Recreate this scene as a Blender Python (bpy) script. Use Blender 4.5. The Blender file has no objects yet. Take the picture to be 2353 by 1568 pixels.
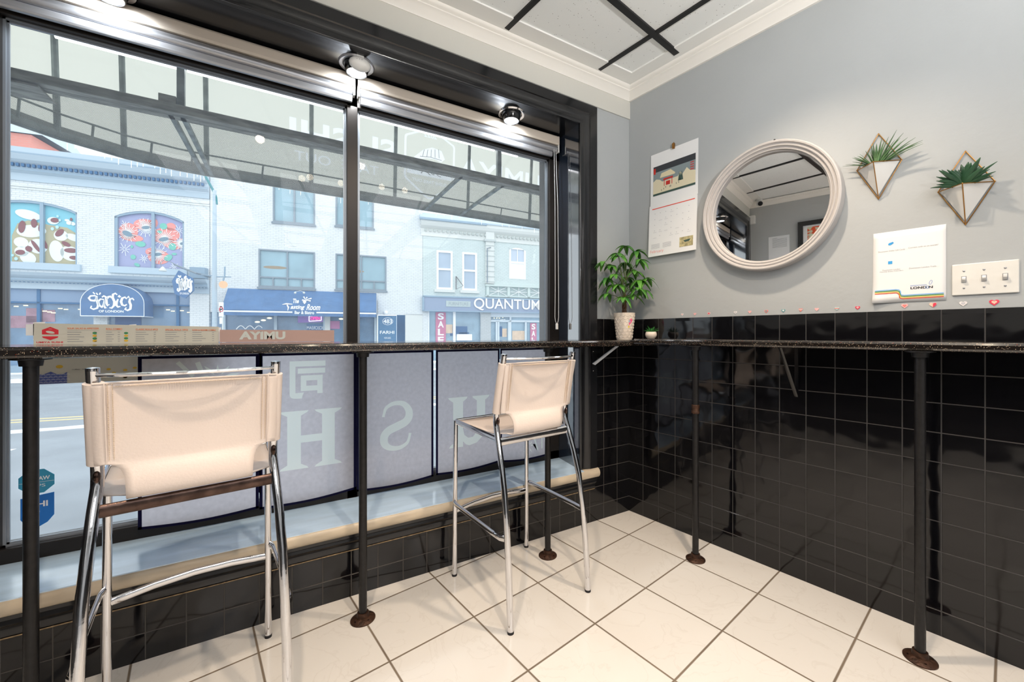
import bpy, math, random
from mathutils import Vector, Matrix
random.seed(7)
scene = bpy.context.scene
COL = scene.collection
# ---------------------------------------------------------------- camera
CAM = (-1.8499, -1.8890, 1.1231); YAW = .5435; FPX = 926.975; PPX = 1226.78; PPY = 767.42
cam = bpy.data.cameras.new('camera'); camo = bpy.data.objects.new('camera', cam); COL.objects.link(camo)
camo.location = CAM; camo.rotation_euler = (math.pi/2, 0, -YAW)
cam.sensor_width = 36; cam.sensor_fit = 'HORIZONTAL'; cam.lens = FPX/2353*36
cam.shift_x = -(PPX-1176.5)/2353; cam.shift_y = -(784-PPY)/2353
cam.clip_start = .03; cam.clip_end = 300
scene.camera = camo
# ---------------------------------------------------------------- world, exposure
scene.view_settings.view_transform = 'Standard'; scene.view_settings.look = 'None'
scene.view_settings.gamma = 1; scene.view_settings.use_curve_mapping = False
scene.view_settings.exposure = 0.0
w = bpy.data.worlds.new('overcast_sky'); scene.world = w; w.use_nodes = True
bg = w.node_tree.nodes['Background']; bg.inputs[0].default_value = (.91, .96, 1.0, 1); bg.inputs[1].default_value = 2.0
try:
    scene.cycles.use_denoising = True
    scene.cycles.max_bounces = 8; scene.cycles.diffuse_bounces = 4; scene.cycles.glossy_bounces = 4
    scene.cycles.transparent_max_bounces = 12; scene.cycles.transmission_bounces = 4
    scene.cycles.caustics_reflective = False; scene.cycles.caustics_refractive = False
    scene.cycles.sample_clamp_indirect = 4
except Exception: pass
# ---------------------------------------------------------------- lamps of the room and an added fill beam
def lamp(kind, name, loc, energy, color, size, rot=(0, 0, 0), **k):
    l = bpy.data.lights.new(name, kind); l.energy = energy; l.color = color
    if kind == 'AREA': l.shape = 'RECTANGLE'; l.size, l.size_y = size
    else: l.shadow_soft_size = size
    for a, b in k.items(): setattr(l, a, b)
    o = bpy.data.objects.new(name, l); COL.objects.link(o); o.location = loc; o.rotation_euler = rot
    return o
WARM = (1, .80, .60); NEUT = (1, .93, .86)
PANELS = [(x, y) for y in (-2.75, -4.1, -5.45) for x in (-2.55, -1.65, -.75, .15) if not (y > -4 and x > 0)]      # centres of the added ceiling fill panels
DOWN = [(-.452, -1.085), (-2.05, -1.42), (-1.30, -1.55)]
for (x, y), e, c in zip(DOWN, (95, 85, 85), (112, 150, 150)):
    lamp('SPOT', 'downlight', (x, y, 2.635), e, WARM, .03, spot_size=math.radians(c), spot_blend=1.0)
ld = Vector((.33, .66, .66))
lamp('SPOT', 'fill_uplight_beam', (-1.22, -2.9, 1.92), 190, (1, .97, .94), .045, rot=ld.to_track_quat('-Z', 'Y').to_euler(), spot_size=math.radians(115), spot_blend=.8)  # added beam that brightens the ceiling and upper walls
POTS = [(-2.40, .108), (-1.59, .108), (-.79, .108)]
for x, y in POTS:
    lamp('SPOT', 'soffit_spot', (x, y-.002, 2.300), 13, (.92, .97, 1), .03, rot=(math.radians(42), 0, 0), spot_size=math.radians(165), spot_blend=.6)
# ---------------------------------------------------------------- frames and helpers
TH = .1599; PI = math.pi
class Frame:
    def __init__(s, o, rot): s.o = Vector((o[0], o[1], 0)); s.rot = rot; s.R = Matrix.Rotation(rot, 3, 'Z')
    def w(s, p): return s.o + s.R @ Vector(p)
F0 = Frame((0, 0), 0)                    # the window wall: x right, y outwards
FR = Frame((0, 0), TH-PI/2)              # the right wall: x away from the corner, y into the wall
FAR = math.radians(-10); FD = 23.0
FF = Frame((CAM[0]+FD*math.sin(-FAR), CAM[1]+FD*math.cos(FAR)), FAR)   # the facades over the road
def ray(x, y):
    r = (x-PPX)/FPX; u = -(y-PPY)/FPX
    return Vector((r*math.cos(YAW)+math.sin(YAW), -r*math.sin(YAW)+math.cos(YAW), u))
def fq(x, y, off=0):                     # a point of the facade plane (s, z) seen at x, y
    d = ray(x, y); n = FF.R @ Vector((0, 1, 0)); t = (FD+off)/(d.dot(n)); P = Vector(CAM)+d*t
    return (FF.R.transposed() @ (P-FF.o)).x, P.z
class G:
    def __init__(s): s.v = []; s.f = []
    def add(s, v, f):
        n = len(s.v); s.v += [tuple(p) for p in v]; s.f += [tuple(i+n for i in q) for q in f]; return s
    def box(s, x0, x1, y0, y1, z0, z1):
        v = [(x, y, z) for x in (x0, x1) for y in (y0, y1) for z in (z0, z1)]
        return s.add(v, [(0, 1, 3, 2), (4, 6, 7, 5), (0, 4, 5, 1), (2, 3, 7, 6), (0, 2, 6, 4), (1, 5, 7, 3)])
    def quad(s, *p): return s.add(p, [tuple(range(len(p)))])
    def poly(s, pts, y0, y1=None):       # outline in x, z pushed along y
        n = len(pts)
        if y1 is None: return s.add([(x, y0, z) for x, z in pts], [tuple(range(n))])
        v = [(x, y0, z) for x, z in pts]+[(x, y1, z) for x, z in pts]
        return s.add(v, [tuple(range(n)), tuple(range(2*n-1, n-1, -1))]+[(i, n+i, n+(i+1) % n, (i+1) % n) for i in range(n)])
    def prof(s, pts, x0, x1):            # outline in y, z pushed along x
        n = len(pts); v = [(x0, y, z) for y, z in pts]+[(x1, y, z) for y, z in pts]
        return s.add(v, [tuple(range(n)), tuple(range(2*n-1, n-1, -1))]+[(i, n+i, n+(i+1) % n, (i+1) % n) for i in range(n)])
    def tube(s, path, r, seg=8, closed=False, flat=None, up=(0, 0, 1)):
        P = [Vector(p) for p in path]; n = len(P); rs = r if isinstance(r, (list, tuple)) else [r]*n
        rings = []; prev = None
        for i in range(n):
            a = P[i-1] if (i or closed) else P[i]; b = P[(i+1) % n] if (i < n-1 or closed) else P[i]
            t = (b-a).normalized()
            if prev is None:
                u = Vector(up); u = u-t*u.dot(t)
                if u.length < 1e-3: u = Vector((1, 0, 0)); u = u-t*u.dot(t)
            else: u = prev-t*prev.dot(t)
            u.normalize(); prev = u; q = t.cross(u)
            k1, k2 = (1, 1) if flat is None else flat
            rings.append([P[i]+u*math.cos(2*PI*j/seg)*rs[i]*k1+q*math.sin(2*PI*j/seg)*rs[i]*k2 for j in range(seg)])
        v = [p for ring in rings for p in ring]; f = []
        for i in range(n if closed else n-1):
            for j in range(seg):
                a = i*seg+j; b = i*seg+(j+1) % seg; c = ((i+1) % n)*seg+(j+1) % seg; d = ((i+1) % n)*seg+j
                f.append((a, b, c, d))
        if not closed: f += [tuple(range(seg-1, -1, -1)), tuple(range((n-1)*seg, n*seg))]
        return s.add(v, f)
    def lathe(s, pr, c=(0, 0, 0), seg=24, ax='z'):
        v = []; f = []; n = len(pr)
        for j in range(seg):
            a = 2*PI*j/seg
            for r, h in pr:
                p = (r*math.cos(a), r*math.sin(a), h)
                if ax == 'y': p = (p[0], h, p[1])
                v.append((p[0]+c[0], p[1]+c[1], p[2]+c[2]))
        for j in range(seg):
            for i in range(n-1):
                a = j*n+i; b = ((j+1) % seg)*n+i
                f.append((a, b, b+1, a+1))
        if pr[0][0] > 1e-6: f.append(tuple(j*n for j in range(seg-1, -1, -1)))
        if pr[-1][0] > 1e-6: f.append(tuple(j*n+n-1 for j in range(seg)))
        return s.add(v, f)
    def ball(s, c, r, k=(1, 1, 1), seg=12):
        pr = [(math.sin(PI*i/8)*r+1e-7, -math.cos(PI*i/8)*r) for i in range(9)]
        g = G().lathe(pr, seg=seg); return s.add([(c[0]+x*k[0], c[1]+y*k[1], c[2]+z*k[2]) for x, y, z in g.v], g.f)
    def ell(s, cx, cz, rx, rz, y, rot=0, n=20):
        c, q = math.cos(rot), math.sin(rot)
        return s.poly([(cx+rx*math.cos(2*PI*i/n)*c-rz*math.sin(2*PI*i/n)*q, cz+rx*math.cos(2*PI*i/n)*q+rz*math.sin(2*PI*i/n)*c) for i in range(n)], y)
    def line(s, pts, w, y):              # a flat stroke in x, z
        for (a, b), (c, d) in zip(pts, pts[1:]):
            L = math.hypot(c-a, d-b) or 1; nx, nz = -(d-b)/L*w/2, (c-a)/L*w/2
            s.poly([(a-nx, b-nz), (c-nx, d-nz), (c+nx, d+nz), (a+nx, b+nz)], y)
        return s
    def stroke(s, pts, ws, y):           # flat stroke of varying width
        L = []; R = []; n = len(pts)
        for i in range(n):
            a = pts[max(i-1, 0)]; b = pts[min(i+1, n-1)]; dx, dz = b[0]-a[0], b[1]-a[1]; l = math.hypot(dx, dz) or 1
            w2 = (ws[i] if isinstance(ws, (list, tuple)) else ws)/2
            L.append((pts[i][0]-dz/l*w2, pts[i][1]+dx/l*w2)); R.append((pts[i][0]+dz/l*w2, pts[i][1]-dx/l*w2))
        for i in range(n-1): s.poly([L[i], R[i], R[i+1], L[i+1]], y)
        return s
    def text(s, t, x0, x1, z0, z1, y, mirror=False, bold=0, depth=0, shear=0):
        c = bpy.data.curves.new('t', 'FONT'); c.body = t; c.offset = bold; c.extrude = depth; c.shear = shear; c.resolution_u = 5
        o = bpy.data.objects.new('t', c); me = bpy.data.meshes.new_from_object(o)
        if len(me.vertices):
            xs = [v.co.x for v in me.vertices]; zs = [v.co.y for v in me.vertices]
            a, b, p, q = min(xs), max(xs), min(zs), max(zs)
            kx = (x1-x0)/max(b-a, 1e-6); kz = (z1-z0)/max(q-p, 1e-6)
            v = [((x0+(v.co.x-a)*kx) if not mirror else (x1-(v.co.x-a)*kx), y-v.co.z, z0+(v.co.y-p)*kz) for v in me.vertices]
            s.add(v, [tuple(f.vertices) for f in me.polygons])
        bpy.data.objects.remove(o); bpy.data.curves.remove(c); bpy.data.meshes.remove(me)
        return s
def mk(name, g, mat, base=(0, 0, 0), smooth=False, bevel=0, solid=0):
    me = bpy.data.meshes.new(name)
    me.from_pydata([(x-base[0], y-base[1], z-base[2]) for x, y, z in g.v], [], g.f); me.update()
    import bmesh
    bm = bmesh.new(); bm.from_mesh(me)
    if len(g.v) < 60000 and solid >= 0: bmesh.ops.recalc_face_normals(bm, faces=bm.faces)
    bm.to_mesh(me); bm.free()
    me.materials.append(mat)
    if smooth:
        for p in me.polygons: p.use_smooth = True
        try: me.set_sharp_from_angle(angle=math.radians(40))
        except Exception: pass
    o = bpy.data.objects.new(name, me); COL.objects.link(o)
    if solid > 0:
        m = o.modifiers.new('s', 'SOLIDIFY'); m.thickness = solid; m.offset = 0
    if bevel:
        m = o.modifiers.new('b', 'BEVEL'); m.width = bevel; m.segments = 2; m.limit_method = 'ANGLE'; m.angle_limit = math.radians(40)
    return o
class Thing:
    def __init__(s, name, label, cat, base, frame=F0, group=None, rot=0):
        s.base = base; s.e = o = bpy.data.objects.new(name, None); COL.objects.link(o)
        o.empty_display_size = .05; o.location = frame.w(base); o.rotation_euler = (0, 0, frame.rot+rot)
        o['label'] = label; o['category'] = cat
        if group: o['group'] = group
    def part(s, name, g, mat, parent=None, label=None, **k):
        o = mk(name, g, mat, s.base, **k); o.parent = parent or s.e
        if label: o['label'] = label
        return o
def one(name, g, mat, label, cat, base, frame=F0, group=None, kind=None, **k):
    o = mk(name, g, mat, base, **k); o.location = frame.w(base); o.rotation_euler = (0, 0, frame.rot)
    o['label'] = label; o['category'] = cat
    if group: o['group'] = group
    if kind: o['kind'] = kind
    return o
def struct(name, g, mat, frame=F0, **k):
    o = mk(name, g, mat, **k); o.location = frame.w((0, 0, 0)); o.rotation_euler = (0, 0, frame.rot); o['kind'] = 'structure'; return o
def sub(name, g, mat, parent, base=(0, 0, 0), label=None, **k):
    o = mk(name, g, mat, base, **k); o.parent = parent
    if label: o['label'] = label
    return o
def copy_tree(o, parent=None):
    c = o.copy(); COL.objects.link(c); c.parent = parent
    for ch in list(o.children): copy_tree(ch, c)
    return c
# ---------------------------------------------------------------- materials
def nodes(m): return m.node_tree.nodes, m.node_tree.links
def lin(c): return tuple(((x/255)/12.92 if x/255 <= .04045 else ((x/255+.055)/1.055)**2.4) for x in c)
def M(name, rgb, rough=.5, metal=0, bump=0, bscale=40, vary=0, vscale=6, emis=0, coat=0, spec=.5, sheen=0, stretch=None):
    m = bpy.data.materials.new(name); m.use_nodes = True; n, l = nodes(m); b = n['Principled BSDF']
    c = lin(rgb); b.inputs['Base Color'].default_value = (*c, 1); b.inputs['Roughness'].default_value = rough
    b.inputs['Metallic'].default_value = metal; b.inputs['Specular IOR Level'].default_value = spec
    if coat: b.inputs['Coat Weight'].default_value = coat; b.inputs['Coat Roughness'].default_value = .05
    if emis: b.inputs['Emission Color'].default_value = (*c, 1); b.inputs['Emission Strength'].default_value = emis
    if bump or vary:
        tc = n.new('ShaderNodeTexCoord'); mp = n.new('ShaderNodeMapping'); l.new(tc.outputs['Object'], mp.inputs[0])
        if stretch: mp.inputs['Scale'].default_value = stretch
    if vary:
        t = n.new('ShaderNodeTexNoise'); t.inputs['Scale'].default_value = vscale; t.inputs['Detail'].default_value = 5
        l.new(mp.outputs[0], t.inputs['Vector'])
        r = n.new('ShaderNodeValToRGB'); r.color_ramp.elements[0].position = .32; r.color_ramp.elements[1].position = .68
        r.color_ramp.elements[0].color = (*[x*(1-vary) for x in c], 1); r.color_ramp.elements[1].color = (*[min(1, x*(1+vary)) for x in c], 1)
        l.new(t.outputs[0], r.inputs[0]); l.new(r.outputs[0], b.inputs['Base Color'])
    if bump:
        t = n.new('ShaderNodeTexNoise'); t.inputs['Scale'].default_value = bscale; t.inputs['Detail'].default_value = 4
        l.new(mp.outputs[0], t.inputs['Vector'])
        u = n.new('ShaderNodeBump'); u.inputs['Strength'].default_value = bump; u.inputs['Distance'].default_value = .01
        l.new(t.outputs[0], u.inputs['Height']); l.new(u.outputs[0], b.inputs['Normal'])
    return m
def math_(n, l, op, a, b=None, c=None):
    q = n.new('ShaderNodeMath'); q.operation = op
    for i, v in enumerate((a, b, c)):
        if v is None: continue
        if isinstance(v, (int, float)): q.inputs[i].default_value = v
        else: l.new(v, q.inputs[i])
    return q.outputs[0]
def tiles(name, rgb, grout, u, v, T, ou, ov, gw, rough=.1, lo=None, hi=None, marble=False, wavy=.0, gu=None):
    """square tiles on the plane of local axes u, v; lines at ou+k*T and ov+k*T"""
    m = bpy.data.materials.new(name); m.use_nodes = True; n, l = nodes(m); b = n['Principled BSDF']
    tc = n.new('ShaderNodeTexCoord'); sp = n.new('ShaderNodeSeparateXYZ'); l.new(tc.outputs['Object'], sp.inputs[0])
    def grid(ax, off, T):
        t = math_(n, l, 'DIVIDE', math_(n, l, 'SUBTRACT', sp.outputs[ax], off), T)
        k = math_(n, l, 'FLOOR', t); f = math_(n, l, 'SUBTRACT', t, k)
        d = math_(n, l, 'MULTIPLY', math_(n, l, 'MINIMUM', f, math_(n, l, 'SUBTRACT', 1, f)), T)
        return d, k
    T = T if isinstance(T, tuple) else (T, T)
    du, ku = grid(u, ou, T[0]); dv, kv = grid(v, ov, T[1])
    if hi is not None:   # above hi the top course has no further horizontal joints
        above = math_(n, l, 'GREATER_THAN', sp.outputs[v], hi); dv = math_(n, l, 'ADD', dv, above)
    d = math_(n, l, 'MINIMUM', du, dv)
    mr = n.new('ShaderNodeMapRange'); l.new(d, mr.inputs[0]); mr.inputs[1].default_value = gw*.35; mr.inputs[2].default_value = gw*.75
    cb = n.new('ShaderNodeCombineXYZ'); l.new(ku, cb.inputs[0]); l.new(kv, cb.inputs[1])
    wn = n.new('ShaderNodeTexWhiteNoise'); wn.noise_dimensions = '3D'; l.new(cb.outputs[0], wn.inputs[0])
    c = lin(rgb)
    base = n.new('ShaderNodeMix'); base.data_type = 'RGBA'; base.inputs[6].default_value = (*[x*.93 for x in c], 1); base.inputs[7].default_value = (*[min(1, x*1.05) for x in c], 1)
    l.new(wn.outputs[0], base.inputs[0]); out = base.outputs[2]
    if marble:
        mp = n.new('ShaderNodeVectorMath'); mp.operation = 'MULTIPLY_ADD'; l.new(cb.outputs[0], mp.inputs[0]); mp.inputs[1].default_value = (3.1, 1.7, 0); l.new(tc.outputs['Object'], mp.inputs[2])
        t = n.new('ShaderNodeTexNoise'); t.inputs['Scale'].default_value = 5; t.inputs['Detail'].default_value = 9; t.inputs['Distortion'].default_value = 1.6; l.new(mp.outputs[0], t.inputs['Vector'])
        r = n.new('ShaderNodeValToRGB'); e = r.color_ramp.elements; e[0].position = .485; e[0].color = (1, 1, 1, 1); e[1].position = .52; e[1].color = (1, 1, 1, 1)
        q = e.new(.5); q.color = (.86, .84, .82, 1); l.new(t.outputs[0], r.inputs[0])
        mm = n.new('ShaderNodeMix'); mm.data_type = 'RGBA'; mm.blend_type = 'MULTIPLY'; mm.inputs[0].default_value = .4; l.new(out, mm.inputs[6]); l.new(r.outputs[0], mm.inputs[7]); out = mm.outputs[2]
    g = n.new('ShaderNodeMix'); g.data_type = 'RGBA'; l.new(mr.outputs[0], g.inputs[0]); l.new(out, g.inputs[7])
    gn = n.new('ShaderNodeTexNoise'); gn.inputs['Scale'].default_value = 3; l.new(tc.outputs['Object'], gn.inputs['Vector'])
    gr = n.new('ShaderNodeMix'); gr.data_type = 'RGBA'; gc = lin(grout); gr.inputs[6].default_value = (*[x*.55 for x in gc], 1); gr.inputs[7].default_value = (*[min(1, x*1.35) for x in gc], 1)
    l.new(gn.outputs[0], gr.inputs[0]); l.new(gr.outputs[2], g.inputs[6]); l.new(g.outputs[2], b.inputs['Base Color'])
    rr = n.new('ShaderNodeMapRange'); l.new(mr.outputs[0], rr.inputs[0]); rr.inputs[3].default_value = .75; rr.inputs[4].default_value = rough; l.new(rr.outputs[0], b.inputs['Roughness'])
    u1 = n.new('ShaderNodeBump'); u1.inputs['Distance'].default_value = .0015; u1.inputs['Strength'].default_value = .9; l.new(mr.outputs[0], u1.inputs['Height'])
    if wavy:
        wv = n.new('ShaderNodeTexNoise'); wv.inputs['Scale'].default_value = 9; wv.inputs['Detail'].default_value = 1
        o2 = n.new('ShaderNodeVectorMath'); o2.operation = 'ADD'; l.new(cb.outputs[0], o2.inputs[0]); l.new(tc.outputs['Object'], o2.inputs[1]); l.new(o2.outputs[0], wv.inputs['Vector'])
        u2 = n.new('ShaderNodeBump'); u2.inputs['Distance'].default_value = wavy; u2.inputs['Strength'].default_value = 1; l.new(wv.outputs[0], u2.inputs['Height']); l.new(u1.outputs[0], u2.inputs['Normal']); l.new(u2.outputs[0], b.inputs['Normal'])
    else: l.new(u1.outputs[0], b.inputs['Normal'])
    return m
def brick(name, rgb, dark, sc=1.0, strength=.5, rough=.8):
    m = bpy.data.materials.new(name); m.use_nodes = True; n, l = nodes(m); b = n['Principled BSDF']
    tc = n.new('ShaderNodeTexCoord'); sp = n.new('ShaderNodeSeparateXYZ'); l.new(tc.outputs['Object'], sp.inputs[0])
    cb = n.new('ShaderNodeCombineXYZ'); l.new(sp.outputs[0], cb.inputs[0]); l.new(sp.outputs[2], cb.inputs[1])
    t = n.new('ShaderNodeTexBrick'); l.new(cb.outputs[0], t.inputs['Vector'])
    c = lin(rgb); d = lin(dark)
    t.inputs['Color1'].default_value = (*c, 1); t.inputs['Color2'].default_value = (*[x*.95 for x in c], 1); t.inputs['Mortar'].default_value = (*d, 1)
    t.inputs['Scale'].default_value = sc; t.inputs['Mortar Size'].default_value = .011; t.offset = .5; t.inputs['Brick Width'].default_value = .24; t.inputs['Row Height'].default_value = .085
    nz = n.new('ShaderNodeTexNoise'); nz.inputs['Scale'].default_value = 2.5; l.new(tc.outputs['Object'], nz.inputs['Vector'])
    mx = n.new('ShaderNodeMix'); mx.data_type = 'RGBA'; mx.inputs[7].default_value = (*c, 1); l.new(t.outputs[0], mx.inputs[6]); l.new(nz.outputs[0], mx.inputs[0])
    l.new(mx.outputs[2], b.inputs['Base Color']); b.inputs['Roughness'].default_value = rough
    u = n.new('ShaderNodeBump'); u.invert = True; u.inputs['Strength'].default_value = strength; u.inputs['Distance'].default_value = .02; l.new(t.outputs['Fac'], u.inputs['Height']); l.new(u.outputs[0], b.inputs['Normal'])
    return m
def cloth(name, rgb, trans=.5, weave=0, rough=.9):
    m = bpy.data.materials.new(name); m.use_nodes = True; n, l = nodes(m); n.remove(n['Principled BSDF']); out = n['Material Output']
    a = n.new('ShaderNodeBsdfDiffuse'); t = n.new('ShaderNodeBsdfTranslucent'); x = n.new('ShaderNodeMixShader'); x.inputs[0].default_value = trans
    c = (*lin(rgb), 1); a.inputs[0].default_value = c; t.inputs[0].default_value = c
    if weave:
        tc = n.new('ShaderNodeTexCoord'); z = n.new('ShaderNodeTexNoise'); z.inputs['Scale'].default_value = weave; z.inputs['Detail'].default_value = 6; l.new(tc.outputs['Object'], z.inputs['Vector'])
        mx = n.new('ShaderNodeMix'); mx.data_type = 'RGBA'; mx.inputs[6].default_value = (*[k*.82 for k in c[:3]], 1); mx.inputs[7].default_value = (*[min(1, k*1.12) for k in c[:3]], 1)
        l.new(z.outputs[0], mx.inputs[0]); l.new(mx.outputs[2], a.inputs[0]); l.new(mx.outputs[2], t.inputs[0])
    l.new(a.outputs[0], x.inputs[1]); l.new(t.outputs[0], x.inputs[2]); l.new(x.outputs[0], out.inputs[0]); return m
def glass(name, tint=(.93, .97, .98), dust=.05, veil_rgb=(.8, .88, 1), refl=1.0):
    m = bpy.data.materials.new(name); m.use_nodes = True; n, l = nodes(m); n.remove(n['Principled BSDF']); out = n['Material Output']
    t = n.new('ShaderNodeBsdfTransparent'); t.inputs[0].default_value = (*tint, 1)
    g = n.new('ShaderNodeBsdfGlossy'); g.inputs['Roughness'].default_value = .0
    f = n.new('ShaderNodeFresnel'); f.inputs[0].default_value = 1.5
    x = n.new('ShaderNodeMixShader'); l.new(math_(n, l, 'MULTIPLY', f.outputs[0], refl), x.inputs[0]); l.new(t.outputs[0], x.inputs[1]); l.new(g.outputs[0], x.inputs[2])
    d = n.new('ShaderNodeBsdfTranslucent'); d.inputs[0].default_value = (*veil_rgb, 1)  # bluish veil in the pane stands in for glare over the street
    y = n.new('ShaderNodeMixShader'); y.inputs[0].default_value = dust; l.new(x.outputs[0], y.inputs[1]); l.new(d.outputs[0], y.inputs[2]); l.new(y.outputs[0], out.inputs[0])
    return m
def emit(name, rgb, s):
    m = bpy.data.materials.new(name); m.use_nodes = True; n, l = nodes(m); n.remove(n['Principled BSDF'])
    e = n.new('ShaderNodeEmission'); e.inputs[0].default_value = (*lin(rgb), 1); e.inputs[1].default_value = s; l.new(e.outputs[0], n['Material Output'].inputs[0]); return m
def speckle(name, rgb, sp, rough=.15, scale=260, thr=.12, spec=.5):
    m = M(name, rgb, rough, spec=spec); n, l = nodes(m); b = n['Principled BSDF']
    tc = n.new('ShaderNodeTexCoord'); v = n.new('ShaderNodeTexVoronoi'); v.inputs['Scale'].default_value = scale; l.new(tc.outputs['Object'], v.inputs['Vector'])
    a = math_(n, l, 'LESS_THAN', v.outputs['Distance'], .28)
    hs = n.new('ShaderNodeSeparateColor'); l.new(v.outputs['Color'], hs.inputs[0]); c = math_(n, l, 'LESS_THAN', hs.outputs[0], thr)
    fac = math_(n, l, 'MULTIPLY', a, c)
    r = n.new('ShaderNodeValToRGB'); e = r.color_ramp.elements; e[0].color = (*lin(sp[0]), 1); e[1].color = (*lin(sp[1]), 1); e[1].position = .93
    q = e.new(.9); q.color = (*lin(sp[0]), 1); l.new(hs.outputs[1], r.inputs[0])
    x = n.new('ShaderNodeMix'); x.data_type = 'RGBA'; x.inputs[6].default_value = (*lin(rgb), 1); l.new(fac, x.inputs[0]); l.new(r.outputs[0], x.inputs[7]); l.new(x.outputs[2], b.inputs['Base Color'])
    return m
m_wall = M('painted_wall', (172, 177, 180), .75, bump=.12, bscale=25, vary=.02, vscale=3)
m_band = M('painted_board', (206, 206, 200), .6)
m_crown = M('white_crown', (240, 238, 233), .5)
m_blackpaint = M('black_gloss_paint', (22, 23, 26), .16, bump=.06, bscale=12, spec=.6)
m_sillreflect = M('sill_reflection_blue', (188, 214, 238), .2, vary=.1, vscale=4, spec=.8, stretch=(1, 6, 1)); m_sillreflect.node_tree.nodes['Principled BSDF'].inputs['IOR'].default_value = 1.8  # gloss sill's reflection of the bright outside, put into its base colour
m_jamb = M('black_lacquered_reveal', (40, 48, 60), .07, bump=.03, bscale=10); m_jamb.node_tree.nodes['Principled BSDF'].inputs['IOR'].default_value = 3.2
m_nosing = M('worn_sill_nosing', (196, 182, 160), .35, vary=.2, vscale=5, metal=.0, stretch=(1, 4, 4))
m_alu = M('dark_bronze_aluminium', (46, 42, 40), .3, metal=.6)
m_alulight = M('grey_gasket', (150, 158, 168), .35, metal=.5)
m_glass = glass('window_glass', dust=.12, refl=.55)
m_chrome = M('chrome', (225, 225, 228), .07, metal=1, bump=.02, bscale=60)
m_chromeworn = M('worn_chrome', (84, 68, 62), .3, metal=1, vary=.35, vscale=30, bump=.1, bscale=90)
m_leather = M('cream_leather', (222, 209, 201), .42, bump=.08, bscale=180, vary=.02)
m_thread = M('cream_thread', (212, 194, 172), .8)
m_pole = M('black_pipe', (26, 25, 26), .38, metal=.3, vary=.3, vscale=60, bump=.15, bscale=50)
m_rust = M('rusty_flange', (66, 44, 32), .5, metal=.5, vary=.5, vscale=60, bump=.4, bscale=80)
m_counter = speckle('black_speckled_laminate', (26, 22, 20), ((205, 185, 160), (205, 80, 50)), rough=.09, scale=330, thr=.30); m_counter.node_tree.nodes['Principled BSDF'].inputs['IOR'].default_value = 1.8
m_white = M('white_plastic', (236, 236, 234), .4)
m_paper = M('white_paper', (236, 238, 240), .85)
m_ink = M('black_ink', (30, 30, 34), .8)
m_greyink = M('grey_ink', (150, 152, 156), .85)
m_brass = M('brass_wire', (176, 128, 70), .3, metal=1)
m_mirror = M('mirror_silver', (250, 250, 250), .005, metal=1)
def loops_of(g):                         # closed boundary loops (x, z) of a flat mesh
    from collections import defaultdict
    key = {}; idx = []
    for x, y, z in g.v: k = (round(x, 6), round(z, 6)); key.setdefault(k, len(key)); idx.append(key[k])
    P = list(key); E_ = defaultdict(int)
    for f in g.f:
        q = [idx[i] for i in f]
        for a, b in zip(q, q[1:]+q[:1]):
            if a != b: E_[(min(a, b), max(a, b))] += 1
    adj = defaultdict(list)
    for (a, b), c in E_.items():
        if c == 1: adj[a].append(b); adj[b].append(a)
    out = []; used = set()
    for s0 in list(adj):
        for n0 in adj[s0]:
            if (s0, n0) in used: continue
            lp = [s0]; used |= {(s0, n0), (n0, s0)}; cur = n0
            while cur != s0:
                lp.append(cur); nx = [q for q in adj[cur] if (cur, q) not in used]
                if not nx: break
                used |= {(cur, nx[0]), (nx[0], cur)}; cur = nx[0]
            if len(lp) > 2 and cur == s0: out.append([P[i] for i in lp])
    return out
def fill2d(loops, y=0, fy=None):         # flat sheet inside the outer loop with the inner loops as holes (even-odd)
    c = bpy.data.curves.new('f', 'CURVE'); c.dimensions = '2D'; c.fill_mode = 'BOTH'
    for lp in loops:
        s = c.splines.new('POLY'); s.points.add(len(lp)-1); s.use_cyclic_u = True
        for p, (x, z) in zip(s.points, lp): p.co = (x, z, 0, 1)
    o = bpy.data.objects.new('f', c); me = bpy.data.meshes.new_from_object(o)
    g = G().add([(v.co.x, (fy(v.co.x, v.co.y) if fy else y), v.co.y) for v in me.vertices], [tuple(f.vertices) for f in me.polygons])
    bpy.data.objects.remove(o); bpy.data.curves.remove(c); bpy.data.meshes.remove(me); return g
def outline(pts, ws):                    # outline of a stroke of varying width
    L = []; R = []; n = len(pts)
    for i in range(n):
        a = pts[max(i-1, 0)]; b = pts[min(i+1, n-1)]; dx, dz = b[0]-a[0], b[1]-a[1]; l = math.hypot(dx, dz) or 1
        w2 = (ws[i] if isinstance(ws, (list, tuple)) else ws)/2
        L.append((pts[i][0]-dz/l*w2, pts[i][1]+dx/l*w2)); R.append((pts[i][0]+dz/l*w2, pts[i][1]-dx/l*w2))
    return L+R[::-1]

def area(g):
    A = 0
    for f in g.f:
        q = [(g.v[i][0], g.v[i][2]) for i in f]; A += abs(sum(a[0]*b[1]-b[0]*a[1] for a, b in zip(q, q[1:]+q[:1])))/2
    return A
def bbox(L, m=0): X = [p[0] for l_ in L for p in l_]; Z = [p[1] for l_ in L for p in l_]; return min(X)-m, max(X)+m, min(Z)-m, max(Z)+m
def clusters(L):                         # loops grouped where their boxes overlap in x
    L = sorted(L, key=lambda l_: min(p[0] for p in l_)); out = []
    for l_ in L:
        a = min(p[0] for p in l_); b = max(p[0] for p in l_)
        if out and a < out[-1][1]+.004: out[-1][0].append(l_); out[-1][1] = max(out[-1][1], b)
        else: out.append([[l_], b])
    return [c[0] for c in out]
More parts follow.
